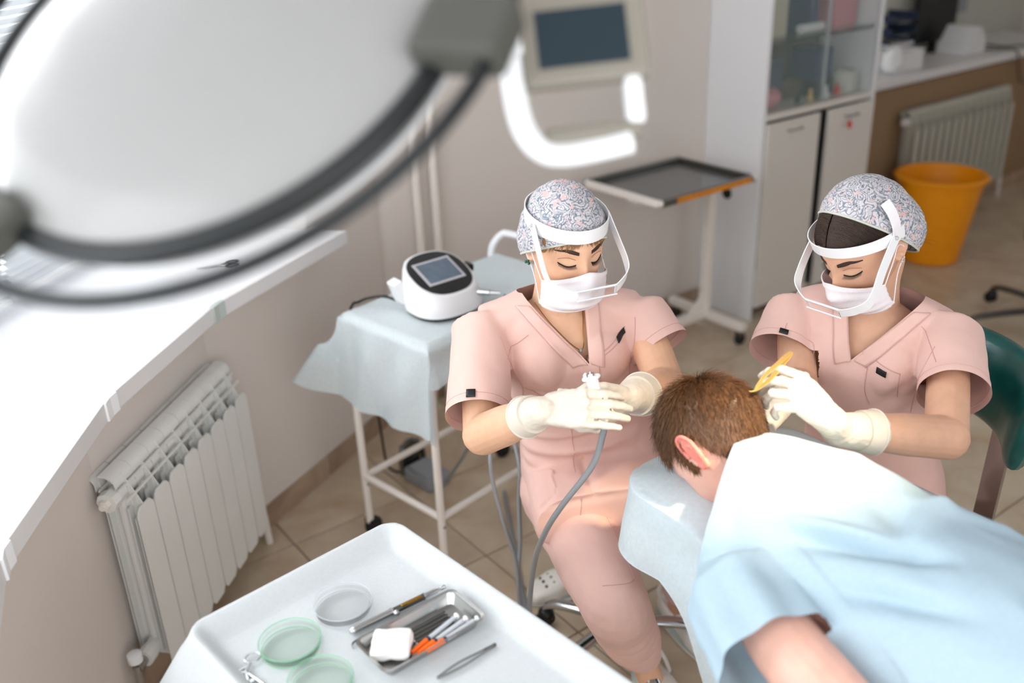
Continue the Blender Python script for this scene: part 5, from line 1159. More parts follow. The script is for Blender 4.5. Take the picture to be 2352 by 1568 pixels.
    tr_ = ch('scrub_trousers', me, 'scrub'); S2 = Surf(me); vd = V((0.45, 0.62, -0.64)).normalized()
    def tl(pts): 
        ls = line_on(S2, [V(p)-vd*0.6 for p in pts], vd, 10, 0.0006)
        if len(ls) > 2: ch('seam', MB().tube(ls, 0.0010, 5), 'scrub_seam', tr_, 60)
    h0 = hipR.lerp(knR, 0.38)+Z*0.08; h1 = hipR.lerp(knR, 0.88)+Z*0.06; sd = V((0.92, -0.38, 0))
    tl([h0+sd*0.045, h1+sd*0.045, h1+sd*0.030+V((-0.02, -0.05, 0)), h1-sd*0.03+V((-0.02, -0.045, 0))]); tl([h0-sd*0.06, h0+sd*0.045])
    # shoes
    c = shoe(None, (1.375, 1.325, 0.004), math.radians(160), n1); c.matrix_parent_inverse = Matrix.Translation(-org)
    c = shoe(None, (1.485, 1.775, 0.004), math.radians(78), n1); c.matrix_parent_inverse = Matrix.Translation(-org)
    # head wear
    cap(M, V((0, 0.085, 0.046)), 0.66, n1).matrix_parent_inverse = Matrix.Translation(-org)
    face_mask(M, n1).matrix_parent_inverse = Matrix.Translation(-org)
    visor(M, n1, drop=-0.035).matrix_parent_inverse = Matrix.Translation(-org)
    random.seed(3); hs_ = []
    hm = head_mesh(MB(), Matrix.Identity(4), 48).mesh('h'); HS = Surf(hm)
    for k in range(230):
        x = random.uniform(-0.066, 0.066); z0 = 0.049; L_ = random.uniform(0.010, 0.028)*(0.6+0.9*(abs(x)/0.066)); sw = random.uniform(-0.006, 0.010)+0.010*(1 if x > 0 else -1)
        P = []
        for q in range(5):
            t_ = q/4; h, n_ = HS.hit(V((x+sw*t_, 0.3, z0-L_*t_)), (0, -1, 0))
            if h is None: h, n_, _, _ = HS.bvh.find_nearest(V((x+sw*t_, 0.05, z0-L_*t_)))
            P.append(M @ (h+n_*(0.0022-0.001*t_)))
        hs_.append(P)
    strands(hs_, 'hair_blond', 'fringe', n1, 0.0011).matrix_parent_inverse = Matrix.Translation(-org)
    for s_ in (-1, 1):
        tm_ = MB().sphere(V((s_*0.0655, 0.032, 0.030)), (0.008, 0.018, 0.026), 10)
        ch('temple_hair', MB().add([M @ v for v in tm_.v], tm_.f), 'hair_blond', n1, 60)
    er = MB(); 
    for a in ((0, 0, 0), (0.003, -0.003, -0.003), (-0.001, 0.003, -0.004)): er.sphere(M @ (V((0.080, -0.004, -0.034))+V(a)), 0.0032, 6)
    ch('earring', er, 'emerald', n1, 60)
    SB_ = Surf(body.data); nk = line_on(SB_, [pt_(-0.072, 1.112), pt_(-0.03, 1.06), pt_(0.022, 1.012), pt_(0.030, 1.05), pt_(0.036, 1.10)], -f1, 8, 0.0012)
    if len(nk) > 3: ch('necklace', MB().tube(nk, 0.0008, 5), 'gold', n1, 60)
    h_, _n = SB_.hit(pt_(0.022, 1.010), -f1)
    if h_: ch('pendant', MB().sphere(h_+f1*0.002, (0.004, 0.004, 0.005), 6), 'frame_silver', n1, 60)
    # gloved hands
    R_, U_, C_ = V((0.799, -0.600, -0.037)), V((0.280, 0.316, 0.906)), V((-0.532, -0.735, 0.421))
    # right hand: fingers to the photo's right, thumb up, back of hand outwards
    y_ = (R_*0.90+U_*0.08+C_*0.30).normalized(); zz = (C_*0.85-R_*0.10+U_*0.30); zz = (zz-y_*zz.dot(y_)).normalized(); x_ = y_.cross(zz).normalized()
    MR = mat_from(x_, y_, zz, wrR+y_*0.006); sd_ = 1 if x_.dot(U_) > 0 else -1
    hb, tp = hand(MR, sd_, ((12, 14, 8), (20, 22, 14), (24, 24, 16), (26, 24, 16)), (3, 1, 0, -1), ((0.036, 0.040, -0.020), (0.034, 0.072, -0.034), (0.022, 0.094, -0.040)), scale=0.95)
    g = glove('glove', hb, [wrR+y_*0.012, wrR, wrR.lerp(elR, 0.10), wrR.lerp(elR, 0.24)], [0.027, 0.028, 0.032, 0.036], n1); g.matrix_parent_inverse = Matrix.Translation(-org)
    # left hand: palm cupped under the handpiece
    y2 = (-R_*0.80-U_*0.42+C_*0.38).normalized(); z2 = (C_*0.60-U_*0.60+R_*0.45); z2 = (z2-y2*z2.dot(y2)).normalized(); x2 = y2.cross(z2).normalized()
    ML = mat_from(x2, y2, z2, wrL+y2*0.008); s2_ = 1 if x2.dot(U_) > 0 else -1
    hb, tp2 = hand(ML, s2_, ((40, 40, 24), (44, 44, 28), (44, 44, 28), (40, 40, 26)), (8, 3, -2, -6), ((0.046, 0.045, -0.020), (0.046, 0.072, -0.040), (0.030, 0.090, -0.052)))
    g = glove('glove', hb, [wrL+y2*0.012, wrL, wrL.lerp(elL, 0.12), wrL.lerp(elL, 0.27)], [0.027, 0.029, 0.035, 0.039], n1); g.matrix_parent_inverse = Matrix.Translation(-org)
    # handpiece
    hp_ = thing('handpiece', 'white handpiece with steel tip held in the nurse gloves', 'handpiece', (1.033, 1.158, 1.022))
    a0 = V((1.034, 1.150, 1.018)); a1 = V((1.030, 1.182, 1.104)); d = (a1-a0).normalized(); u, w_ = perp(d); hp_.location = a0
    obj('grip', MB().loft([[p-a0 for p in ell(a0+d*q_, u, r, w_, r, 18)] for q_, r in ((-0.004, 0.007), (0.0, 0.0095), (0.05, 0.0105), (0.082, 0.0115), (0.088, 0.0085))]), 'white_plastic', hp_, 40)
    obj('wrapped_film', MB().tube([p-a0 for p in [a1-d*0.008+(u*math.cos(t)+w_*math.sin(t))*(0.0135+0.002*math.sin(3*t)) for t in [2*math.pi*k/24 for k in range(25)]]], 0.0035, 8, caps=False).sphere((a1-a0)+u*0.016-d*0.004, (0.005, 0.004, 0.006), 6), 'gauze', hp_, 60)
    obj('steel_tip', MB().tube([a1-a0-d*0.006, a1-a0+d*0.001], [0.0085, 0.0075], 16).tube([a1-a0, a1-a0+d*0.005], 0.0025, 10), 'chrome', hp_, 40)
    hose = [(1.034, 1.150, 1.016), (1.040, 1.158, 0.985), (1.034, 1.182, 0.905), (1.010, 1.240, 0.800), (1.010, 1.300, 0.700), (1.040, 1.385, 0.550), (1.077, 1.461, 0.347), (1.115, 1.52, 0.165), (1.17, 1.60, 0.03), (1.26, 1.72, 0.008), (1.42, 1.98, 0.008), (1.55, 2.2, 0.008), (1.62, 2.32, 0.008)]
    tag(obj('handpiece_hose', MB().tube(spline(hose, 8), 0.0062, 10), 'grey_hose', None, 60), 'grey hose running from the handpiece across the pink trousers to the floor', 'hose')
    k2 = [(1.50, 2.10, 0.855), (1.46, 2.06, 0.80), (1.33, 1.90, 0.76), (1.20, 1.74, 0.74), (1.113, 1.645, 0.690), (1.105, 1.625, 0.604), (1.111, 1.600, 0.509), (1.131, 1.583, 0.39), (1.131, 1.574, 0.257), (1.16, 1.58, 0.12), (1.22, 1.64, 0.03), (1.30, 1.78, 0.008)]
    tag(obj('device_hose', MB().tube(spline(k2, 6), 0.0050, 8), 'grey_hose', None, 60), 'thin grey hose hanging below the nurse elbow, nearer the trolley leg', 'hose')
    k3 = [(1.46, 2.45, 0.05), (1.40, 2.25, 0.25), (1.28, 1.85, 0.66), (1.218, 1.676, 0.616), (1.199, 1.653, 0.505), (1.18, 1.63, 0.392), (1.164, 1.621, 0.308), (1.159, 1.597, 0.18), (1.19, 1.62, 0.05), (1.28, 1.72, 0.008), (1.36, 1.9, 0.008)]
    tag(obj('pedal_hose', MB().tube(spline(k3, 6), 0.0055, 8), 'grey_hose', None, 60), 'thin grey hose hanging beside the pink tunic hem', 'hose')
build_nurse1()

# ================================================================ nurse with the tweezers (far side of the couch)
def build_nurse2():
    org = V((1.76, 1.0, 0)); n2 = thing('person', 'nurse in pink scrubs working with gold tweezers, hair showing under her cap', 'person', tuple(org)); PI_ = Matrix.Translation(-org)
    def ch(nm, me, m_, par=n2, sm=None):
        o = obj(nm, me, m_, None, sm); o.parent = par
        if par is n2: o.matrix_parent_inverse = PI_
        return o
    Z = V((0, 0, 1)); f2 = V((-0.94, -0.34, 0)).normalized(); l2 = V((0.34, -0.94, 0)).normalized()
    hd = V((1.668, 1.068, 1.236)); pt = math.radians(31)
    r_, f_, u_ = frame(V((-0.998, 0.06, 0)).normalized()*math.cos(pt)-Z*math.sin(pt), V((0.02, 0.06, 1))); M = mat_from(r_, f_, u_, hd)
    shL = V((1.763, 0.907, 1.050)); shR = V((1.647, 1.203, 1.043)); neck0 = V((1.712, 1.060, 1.098)); neck1 = hd-u_*0.065-f_*0.022
    elL = V((1.545, 0.768, 0.958)); wrL = V((1.325, 0.850, 1.022)); elR = V((1.520, 1.085, 0.950)); wrR = V((1.375, 1.005, 1.000))
    spine = [(0.60, V((1.77, 1.03)), 0.165, 0.125), (0.70, V((1.755, 1.035)), 0.152, 0.115), (0.79, V((1.735, 1.04)), 0.138, 0.105), (0.88, V((1.715, 1.045)), 0.146, 0.110), (0.97, V((1.708, 1.052)), 0.158, 0.116), (1.04, V((1.708, 1.056)), 0.166, 0.098), (1.085, V((1.710, 1.058)), 0.142, 0.075), (1.115, V((1.711, 1.060)), 0.090, 0.058)]
    hipR = V((1.74, 1.12, 0.57)); hipL = V((1.78, 0.95, 0.57)); knR = V((1.45, 1.30, 0.55)); anR = V((1.60, 1.46, 0.12)); knL = V((1.72, 0.60, 0.55)); anL = V((1.75, 0.62, 0.12))
    b = MB(); head_mesh(b, M); ear(b, M, 1); ear(b, M, -1)
    limb(b, [neck0-Z*0.03, neck0.lerp(neck1, 0.5), neck1], [0.060, 0.049, 0.051])
    b.loft([ell((c.x, c.y, z), l2, w_-0.020, f2, d_-0.013, 28, 2.3) for z, c, w_, d_ in [(z-(0.012 if z > 1.0 else 0), c, w_-(0.03 if z > 1.0 else 0), d_) for z, c, w_, d_ in spine]])
    for a, e, w_ in ((shR, elR, wrR), (shL, elL, wrL)):
        limb(b, [neck0-Z*0.045, neck0.lerp(a, 0.6)-Z*0.04, a-Z*0.012], [0.04, 0.036, 0.036]); limb(b, [a-Z*0.012, a.lerp(e, 0.5), e], [0.034, 0.040, 0.040]); limb(b, [e, e.lerp(w_, 0.35), w_], [0.042, 0.040, 0.026])
    for h_, k_, a_ in ((hipR, knR, anR), (hipL, knL, anL)):
        limb(b, [h_, h_.lerp(k_, 0.5), k_], [0.07, 0.06, 0.05]); limb(b, [k_, k_.lerp(a_, 0.4), a_], [0.05, 0.045, 0.032]); limb(b, [a_, a_-Z*0.05], [0.032, 0.034])
    body = ch('body', remesh(b, 0.0028, 4), 'skin2'); face_details(M, body, 'hair_dark', 1.15)
    t = MB(); t.loft([ell((c.x, c.y, z), l2, w_, f2, d_, 40, 2.3) for z, c, w_, d_ in [(0.56, V((1.775, 1.03)), 0.18, 0.14)]+spine])
    for s_ in (-1, 1): t.sphere(V((1.708, 1.052, 0.985))+f2*0.054+l2*(s_*0.066), (0.072, 0.070, 0.072), 12)
    cufL = shL.lerp(elL, 0.60)+V((0.012, -0.006, 0.0)); cufR = shR.lerp(elR, 0.62)+V((-0.012, 0.030, 0.0))
    def sleeve(sh, cf, r0, r1, inner):
        d = (cf-sh).normalized(); u, w_ = perp(d)
        t.loft([ell(inner, u, r0*0.9, w_, r0*0.9, 26), ell(sh+Z*0.006, u, r0, w_, r0, 26), ell(sh.lerp(cf, 0.5), u, (r0+r1)/2, w_, (r0+r1)/2, 26), ell(cf+d*0.02, u, r1, w_, r1, 26)]); return d
    dR = sleeve(shR, cufR, 0.062, 0.071, shR.lerp(neck0, 0.45)-Z*0.02); dL = sleeve(shL, cufL, 0.064, 0.068, shL.lerp(neck0, 0.45)-Z*0.02)
    for s_ in (shR, shL): t.loft([ell(s_.lerp(neck0, k)+Z*(0.010+0.006*k), f2, 0.056, Z, 0.044, 16) for k in (0.0, 0.3, 0.6, 0.85)])
    me = remesh(t, 0.004, 14); o3 = V((1.71, 1.055, 0))
    folds = [((0.13, 1.0), (0.05, 0.90), 0.013, -0.007), ((0.14, 0.94), (0.06, 0.84), 0.013, -0.007), ((-0.13, 0.96), (-0.05, 0.86), 0.013, -0.006), ((0.08, 0.90), (0.02, 0.78), 0.012, 0.005), ((0.04, 1.05), (0.13, 1.075), 0.010, 0.004)]
    def fo(p, n_):
        q = p-o3; s_ = q.dot(l2); z = p.z; h = 0.0035*nz(p, (11, 11, 6), 5)+0.0022*nz(p, (26, 26, 15), 2)+0.0016*(abs(nz(p, (17, 17, 10), 9))-0.2)
        if n_.dot(f2) > 0.05:
            for (a, b_, w_, k) in folds:
                ax, az_ = a; bx, bz = b_; dx, dz = bx-ax, bz-az_; tt_ = max(0, min(1, ((s_-ax)*dx+(z-az_)*dz)/(dx*dx+dz*dz))); d = math.hypot(s_-ax-dx*tt_, z-az_-dz*tt_)
                if d < w_*2.5: h += k*gs(d, w_)*math.sin(math.pi*(0.08+0.84*tt_))
        return h
    warp(me, fo); near = lambda c, r: (lambda p: (p-c).length < r)
    sl_ = lambda c, d: (lambda p: abs((p-c).dot(d)) < 0.07 and ((p-c)-d*(p-c).dot(d)).length < 0.095 and not in_torso(p, spine, l2, f2))
    cut_end(me, cufR, dR, 0.085); cut_end(me, cufL, dL, 0.085)
    cut(me, [(V((0, 0, 0.56)), V((0, 0, -1)), None), (neck0+Z*0.028, (Z*0.9-f2*0.1).normalized(), near(neck0, 0.11))])
    vneck(me, o3, l2, f2, (-0.006, 1.005), 1.115, 0.082, 0.050, 0.010)
    top = ch('scrub_top', me, 'scrub'); S = Surf(me); F_ = o3+f2*0.5
    def pt_(s_, z): return F_+l2*s_+Z*z
    def collar(s0, z0, s1, z1, w_, sg):
        ch('collar', patch(S, lambda u, v: pt_(s0+(s1-s0)*u+sg*w_*v, z0+(z1-z0)*u-0.3*w_*v*(1-u)), -f2, 30, 6, 0.0022, 0.0016), 'scrub', top)
        ls = line_on(S, [pt_(s0+sg*w_, z0-0.3*w_), pt_((s0+s1)/2+sg*w_, (z0+z1)/2-0.15*w_), pt_(s1+sg*w_, z1)], -f2, 14, 0.002)
        if len(ls) > 2: ch('collar_seam', MB().tube(ls, 0.0011, 5), 'scrub_seam', top, 60)
    collar(-0.006, 1.006, 0.090, 1.108, 0.030, 1); collar(-0.006, 1.001, -0.040, 1.108, 0.028, -1)
    def seam(pts, r=0.0010):
        ls = line_on(S, [pt_(*p) for p in pts], -f2, 10, 0.0006)
        if len(ls) > 2: ch('seam', MB().tube(ls, r, 5), 'scrub_seam', top, 60)
    seam([(0.148, 1.07), (0.130, 1.00), (0.120, 0.93), (0.118, 0.88)]); seam([(-0.145, 1.06), (-0.130, 0.99), (-0.125, 0.92)]); seam([(0.16, 1.055), (0.11, 1.085)]); seam([(0.032, 1.022), (0.095, 1.002)], 0.0013); seam([(0.030, 1.022), (0.030, 0.95), (0.042, 0.915)]); seam([(0.095, 1.002), (0.092, 0.94)]); seam([(-0.10, 0.86), (0.0, 0.845), (0.12, 0.85)])
    ch('pocket_label', patch(S, lambda u, v: pt_(0.050+0.020*u, 1.008-0.005*u-0.012*v), -f2, 6, 4, 0.003, 0.0012), 'tag_black', top)
    for cf, d, r in ((cufR, dR, 0.066), (cufL, dL, 0.068)):
        u, w_ = perp(d); ch('sleeve_hem', MB().tube([V(S.bvh.find_nearest(cf-d*0.018+u*math.cos(a)*r*1.05+w_*math.sin(a)*r*1.05)[0]) for a in [2*math.pi*k/40 for k in range(41)]], 0.0009, 5, caps=False), 'scrub_seam', top, 60)
    sdv = V((-0.732, -0.546, 0.408)).normalized(); lc_ = V((1.562, 1.165, 1.028))+sdv*0.2; lu_ = dR.cross(sdv).normalized()
    ch('sleeve_label', patch(S, lambda u, v: lc_+lu_*(0.018*(u-0.5))+dR*(0.026*(v-0.5)), -sdv, 4, 4, 0.003, 0.0012), 'tag_black', top)
    t = MB()
    for h_, k_, a_ in ((hipR, knR, anR), (hipL, knL, anL)): limb(t, [h_, h_.lerp(k_, 0.5), k_], [0.10, 0.09, 0.072], 20); limb(t, [k_, k_.lerp(a_, 0.5), a_+Z*0.02], [0.07, 0.064, 0.05], 20)
    t.sphere(V((1.77, 1.03, 0.56)), (0.15, 0.17, 0.09), 12); ch('scrub_trousers', remesh(t, 0.006, 5), 'scrub')
    c = shoe(None, (1.60, 1.44, 0.004), math.radians(168), n2); c.matrix_parent_inverse = PI_
    c = shoe(None, (1.745, 0.60, 0.004), math.radians(100), n2); c.matrix_parent_inverse = PI_
    # hair combed from a parting, then the cap behind it
    hb = MB(); vs = []
    for i in range(1): pass
    hm = head_mesh(MB(), Matrix.Identity(4), 100).mesh('hair'); bm = bmesh.new(); bm.from_mesh(hm)
    for v in bm.verts:
        n_ = v.co.normalized(); k = 0.0072+0.002*gs(abs(v.co.x)-0.03, 0.03)-0.005*gs(v.co.x, 0.004)*(1 if v.co.z > 0.03 else 0); v.co = v.co+n_*k
    # keep the scalp: above the hairline, rising at the parting
    dl = [f for f in bm.faces if (lambda c: c.z < (0.066-0.016*min(1, abs(c.x)/0.065)**1.5 if c.y > 0.02 else (0.035 if c.y > -0.035 else -0.03)))(f.calc_center_median())]
    bmesh.ops.delete(bm, geom=dl, context='FACES'); bm.to_mesh(hm); bm.free(); hm.transform(M); 
    for p in hm.polygons: p.use_smooth = True
    hair = ch('hair', hm, 'hair_mid'); random.seed(5); hs_ = []; HS = Surf(head_mesh(MB(), Matrix.Identity(4), 48).mesh('h'))
    for k in range(2600):
        s_ = random.choice((-1, 1)); y0 = random.uniform(-0.02, 0.24); P = []; L_ = random.uniform(0.6, 1.0)
        for q in range(7):
            t_ = q/6*L_; x = s_*(0.002+0.072*math.sin(t_*1.5)); y = y0*(1-0.25*t_)-0.012*t_; z = 0.13*math.cos(t_*1.25)+0.01; d = V((x, y, z)); h, n_ = HS.hit(d.normalized()*0.4, -d.normalized())
            if h is None: continue
            if (h.z < 0.060-0.018*min(1, abs(h.x)/0.065) and h.y > 0.02) or h.z < 0.032: break
            P.append(M @ (h+n_*(0.0095+0.002*random.random())))
        if len(P) > 2: hs_.append(P)
    strands(hs_, 'hair_mid', 'hair_strands', hair, 0.0012)
    # loose hair at the nape
    lo = []
    for k in range(12):
        p0 = V((random.uniform(-0.05, 0.0), -0.085, -0.055+random.uniform(-0.02, 0.01))); d = V((random.uniform(-0.5, 0.1), -0.7, -0.6)); lo.append([M @ (p0+d*0.012*q+V((random.uniform(-1, 1), 0, random.uniform(-1, 1)))*0.0022*q) for q in range(5)])
    strands(lo, 'hair_brown', 'loose_hair', hair, 0.0004)
    cap(M, V((0, 0.040, 0.115)), 1.75, n2, (0.090, 0.113, 0.127), (0, -0.014, 0.010), 0.014, 0.03).matrix_parent_inverse = PI_
    face_mask(M, n2).matrix_parent_inverse = PI_
    vb = visor(M, n2, 0.036, 0.088, 0.103, 0.112, 0.028, 0.025, 0.0, -0.050); vb.matrix_parent_inverse = PI_
    o = obj('side_strap', MB().ribbon([M @ p for p in spline([V((-0.093, -0.004, 0.044)), V((-0.093, -0.010, 0.066)), V((-0.086, -0.016, 0.090)), V((-0.074, -0.020, 0.108))], 5)], [M.to_3x3() @ V((0, 1, 0))]*16, 0.022, 0.0018), 'mask', vb)
    ch('earring', MB().sphere(M @ V((-0.079, -0.003, -0.034)), 0.003, 6).sphere(M @ V((-0.081, -0.010, -0.028)), 0.0024, 6), 'frame_silver', n2, 60)
    # gloved left hand with tweezers
    R_, U_, C_ = V((0.799, -0.600, -0.037)), V((0.280, 0.316, 0.906)), V((-0.532, -0.735, 0.421))
    wr = V((1.289, 0.850, 1.056)); kn = V((1.229, 0.889, 1.128))
    y_ = (kn-wr).normalized(); zz = (R_*0.55+U_*0.25+C_*0.75); zz = (zz-y_*zz.dot(y_)).normalized(); x_ = y_.cross(zz).normalized(); tside = (-R_*0.3+U_*0.6-C_*0.5); sd_ = 1 if x_.dot(tside) > 0 else -1
    ML = mat_from(x_, y_, zz, wr)
    hb, tp = hand(ML, sd_, ((62, 62, 30), (58, 56, 28), (54, 44, 24), (44, 38, 22)), (8, 3, -2, -8), ((0.046, 0.050, -0.018), (0.042, 0.080, -0.040), (0.026, 0.096, -0.058)))
    g = glove('glove', hb, [wr+y_*0.012, wr-(y_*0.004), wr.lerp(wrL, 0.6), wrL, wrL.lerp(elL, 0.16), wrL.lerp(elL, 0.30)], [0.027, 0.028, 0.029, 0.031, 0.034, 0.037], n2); g.matrix_parent_inverse = PI_
    y2 = (-R_*0.72-U_*0.55+C_*0.35).normalized(); z2 = (-R_*0.4+U_*0.75+C_*0.3); z2 = (z2-y2*z2.dot(y2)).normalized(); x2 = y2.cross(z2).normalized(); s2_ = 1 if x2.dot(C_) < 0 else -1
    MR = mat_from(x2, y2, z2, wrR)
    hb, tp2 = hand(MR, s2_, ((30, 40, 20), (30, 40, 20), (34, 44, 24), (20, 24, 14)), (10, 3, -2, -8))
    g = glove('glove', hb, [wrR+y2*0.012, wrR, wrR.lerp(elR, 0.2), wrR.lerp(elR, 0.4)], [0.027, 0.028, 0.033, 0.037], n2); g.matrix_parent_inverse = PI_
    # tweezers
    tip = V((1.166, 0.917, 1.128)); tpv = V((1.300, 0.948, 1.147)); tp_ = tip+(tpv-tip)
    tw2 = thing('gold_tweezers', 'gold curved tweezers held above the patient head', 'tweezers', tuple(tip)); d = (tp_-tip); L_ = d.length; d.normalize(); up = (C_-d*C_.dot(d)).normalized(); sv = d.cross(up)
    for s_ in (-1, 1):
        pts = [V((0, 0, 0))-up*0.003*0, d*0.006+sv*(0.001*s_), d*0.02+sv*(0.003*s_), d*0.05+sv*(0.0055*s_), d*0.09+sv*(0.0035*s_), d*L_+sv*(0.0008*s_)]
        P = spline(pts, 6); k = len(P); mb = MB(); vs = []; fs = []
        for i, p in enumerate(P):
            w_ = 0.0008+0.0040*(i/k)**0.8; 
            if i > k-4: w_ *= (0.9, 0.75, 0.45)[i-(k-3)]
            for a, b_ in ((-1, -1), (1, -1), (1, 1), (-1, 1)): vs.append(p+sv*(b_*0.0007)+(up*0.75+sv*0.66).normalized()*0+((up+sv*0.9).normalized())*(a*w_))
        for i in range(k-1):
            for j in range(4): fs.append((i*4+j, i*4+(j+1) % 4, (i+1)*4+(j+1) % 4, (i+1)*4+j))
        fs.append((3, 2, 1, 0)); fs.append(tuple((k-1)*4+j for j in range(4))); obj('arm', mb.add(vs, fs), 'gold_matte', tw2)
    obj('hooked_tip', MB().tube([V((0, 0, 0)), -R_*0.006-U_*0.001, -R_*0.010], [0.0012, 0.001, 0.0005], 6), 'gold_matte', tw2)
build_nurse2()
# ================================================================ patient lying face down
mat('gown', (176, 199, 213), 0.8, noise_amt=0.03, noise_scale=140, bump=0.2, bump_scale=500, translucent=0.12)
def build_patient():
    org = V((1.12, 0.2, 0.87)); pp = thing('person', 'man lying face down on the couch in a pale blue gown', 'person', tuple(org)); PI_ = Matrix.Translation(-org)
    def ch(nm, me, m_, par=pp, sm=None):
        o = obj(nm, me, m_, None, sm); o.parent = par
        if par is pp: o.matrix_parent_inverse = PI_
        return o
    Z = V((0, 0, 1)); hd = V((1.143, 0.965, 1.013))
    fw = V((-0.10, 0.30, -0.95)).normalized(); r_, f_, u_ = frame(fw, V((-0.02, 0.93, 0.36))); M = mat_from(r_, f_, u_, hd)
    HSC = 1.08
    M = M @ Matrix.Scale(HSC, 4)
    neck1 = hd-u_*0.065+f_*0.006; neck0 = V((1.135, 0.800, 0.975))
    shN = V((0.955, 0.800, 0.955)); elN = V((0.862, 0.440, 0.915)); wrN = V((0.900, 0.17, 0.90)); shF = V((1.245, 0.79, 0.935)); elF = V((1.255, 0.50, 0.920))
    b = MB(); head_mesh(b, M); ear(b, M, 1); ear(b, M, -1)
    limb(b, [neck0-V((0, 0.04, 0)), neck0.lerp(neck1, 0.5), neck1], [0.062, 0.058, 0.060])
    b.loft([ell((1.125, y, z), V((1, 0, 0)), w_, Z, h, 28, 2.4) for y, z, w_, h in ((0.88, 0.96, 0.08, 0.05), (0.82, 0.955, 0.15, 0.066), (0.68, 0.95, 0.165, 0.075), (0.40, 0.945, 0.150, 0.070), (0.15, 0.94, 0.130, 0.060), (-0.1, 0.945, 0.15, 0.07), (-0.3, 0.945, 0.15, 0.07))])
    limb(b, [shN+V((0.03, 0, -0.012)), shN.lerp(elN, 0.5)+V((-0.006, 0, 0.0)), elN], [0.034, 0.052, 0.048]); limb(b, [elN, elN.lerp(wrN, 0.3), wrN], [0.049, 0.047, 0.032])
    limb(b, [shF, shF.lerp(elF, 0.5), elF], [0.042, 0.042, 0.04])
    hb, _ = hand(mat_from(V((-1, 0, 0)), V((0, -1, 0)), Z, wrN), -1, ((14, 18, 10),)*4); b.add(hb.v, hb.f)
    for s_ in (-1, 1): limb(b, [V((1.125+s_*0.085, -0.3, 0.945)), V((1.125+s_*0.09, -0.7, 0.93)), V((1.125+s_*0.09, -1.08, 0.92))], [0.085, 0.06, 0.04])
    body = ch('body', remesh(b, 0.0032, 4), 'skin3')
    # near ear, the red of the light on it put into its colour
    e_ = MB(); ear(e_, M @ Matrix.Scale(1.04, 4), 1 if r_.x < 0 else -1); ch('ear', remesh(e_, 0.0018, 4), 'ear_red_lit', pp)
    # gown: back, wide skirt over the far edge and the near sleeve
    g = MB(); rings = []
    def prof(y):
        # returns centre height of the back, half width, spread on the far side
        K = [(0.975, 1.015, 0.095, 0.13), (0.94, 1.046, 0.135, 0.18), (0.87, 1.066, 0.190, 0.23), (0.76, 1.080, 0.212, 0.31), (0.55, 1.072, 0.205, 0.36), (0.35, 1.058, 0.195, 0.37), (0.15, 1.040, 0.185, 0.37), (-0.1, 1.052, 0.19, 0.37), (-0.35, 1.060, 0.195, 0.37), (-0.7, 1.02, 0.20, 0.37), (-1.1, 1.0, 0.20, 0.37)]
        for a, b_ in zip(K[:-1], K[1:]):
            if a[0] >= y >= b_[0]:
                t = (a[0]-y)/(a[0]-b_[0]); t = t*t*(3-2*t); return [a[i]*(1-t)+b_[i]*t for i in range(1, 4)]
        return K[-1][1:]
    ys = [0.98, 0.96, 0.94, 0.92, 0.895, 0.86, 0.81, 0.76, 0.67, 0.55, 0.45, 0.35, 0.25, 0.15, 0.05, -0.1, -0.25, -0.4, -0.6, -0.8, -1.05]
    for y in ys:
        h, hw, sp_ = prof(min(0.974, y)); base = 0.872; top = []; n = 26
        for k in range(n+1):
            t = -1+2*k/n
            if t <= 0: x = 1.125+hw*1.02*t; z = base+(h-base)*(max(0, 1-abs(t)**2.6))**0.55
            else:
                x = 1.125+sp_*t; s_ = (x-1.125)/hw; zb = (h-base)*(max(0, 1-min(1, s_)**2.4))**0.6 if s_ < 1 else 0; zt = base+0.055*max(0, 1-t)**0.8+0.012; z = max(base+zb, zt)
                if t > 0.86: z -= 0.10*((t-0.86)/0.14)**2
            top.append(V((x, y, z)))
        bot = [V((1.125+sp_*0.98, y, base-0.10 if sp_ > 0.3 else base-0.01)), V((1.125+sp_*0.86, y, base-0.012)), V((1.125, y, base-0.014)), V((1.125-hw*0.98, y, base-0.008))]
        rings.append(top+bot)
    g.loft(rings)
    # near shoulder and sleeve
    cf = shN.lerp(elN, 0.50)+V((-0.022, 0, -0.008)); d = (cf-shN).normalized(); u, w_ = perp(d)
    g.loft([ell(V((1.03, 0.83, 0.975)), V((0, 1, 0)), 0.070, Z, 0.075, 24), ell(shN+V((0.05, 0.0, 0.0)), V((0.4, 0.9, 0)).normalized(), 0.068, Z, 0.070, 24), ell(shN.lerp(cf, 0.35)+V((0.004, 0, 0)), u, 0.082, w_, 0.080, 24), ell(cf, u, 0.090, w_, 0.082, 24), ell(cf+d*0.02, u, 0.092, w_, 0.084, 24)])
    g.sphere(shN+V((0.040, -0.005, 0.000)), (0.070, 0.075, 0.070), 12)
    me = remesh(g, 0.0055, 7)
    fd = [((0.98, 0.70), (1.08, 0.50), 0.014, -0.014), ((1.00, 0.72), (1.06, 0.56), 0.010, 0.008), ((0.96, 0.62), (1.02, 0.44), 0.013, -0.010), ((1.20, 0.78), (1.05, 0.52), 0.022, -0.006), ((1.26, 0.74), (1.34, 0.44), 0.020, -0.008), ((1.05, 0.56), (1.32, 0.60), 0.016, 0.006), ((1.30, 0.80), (1.42, 0.58), 0.016, 0.006), ((1.10, 0.40), (1.22, 0.30), 0.02, -0.008), ((1.36, 0.66), (1.46, 0.58), 0.012, 0.006), ((1.15, 0.62), (1.30, 0.42), 0.018, 0.006)]
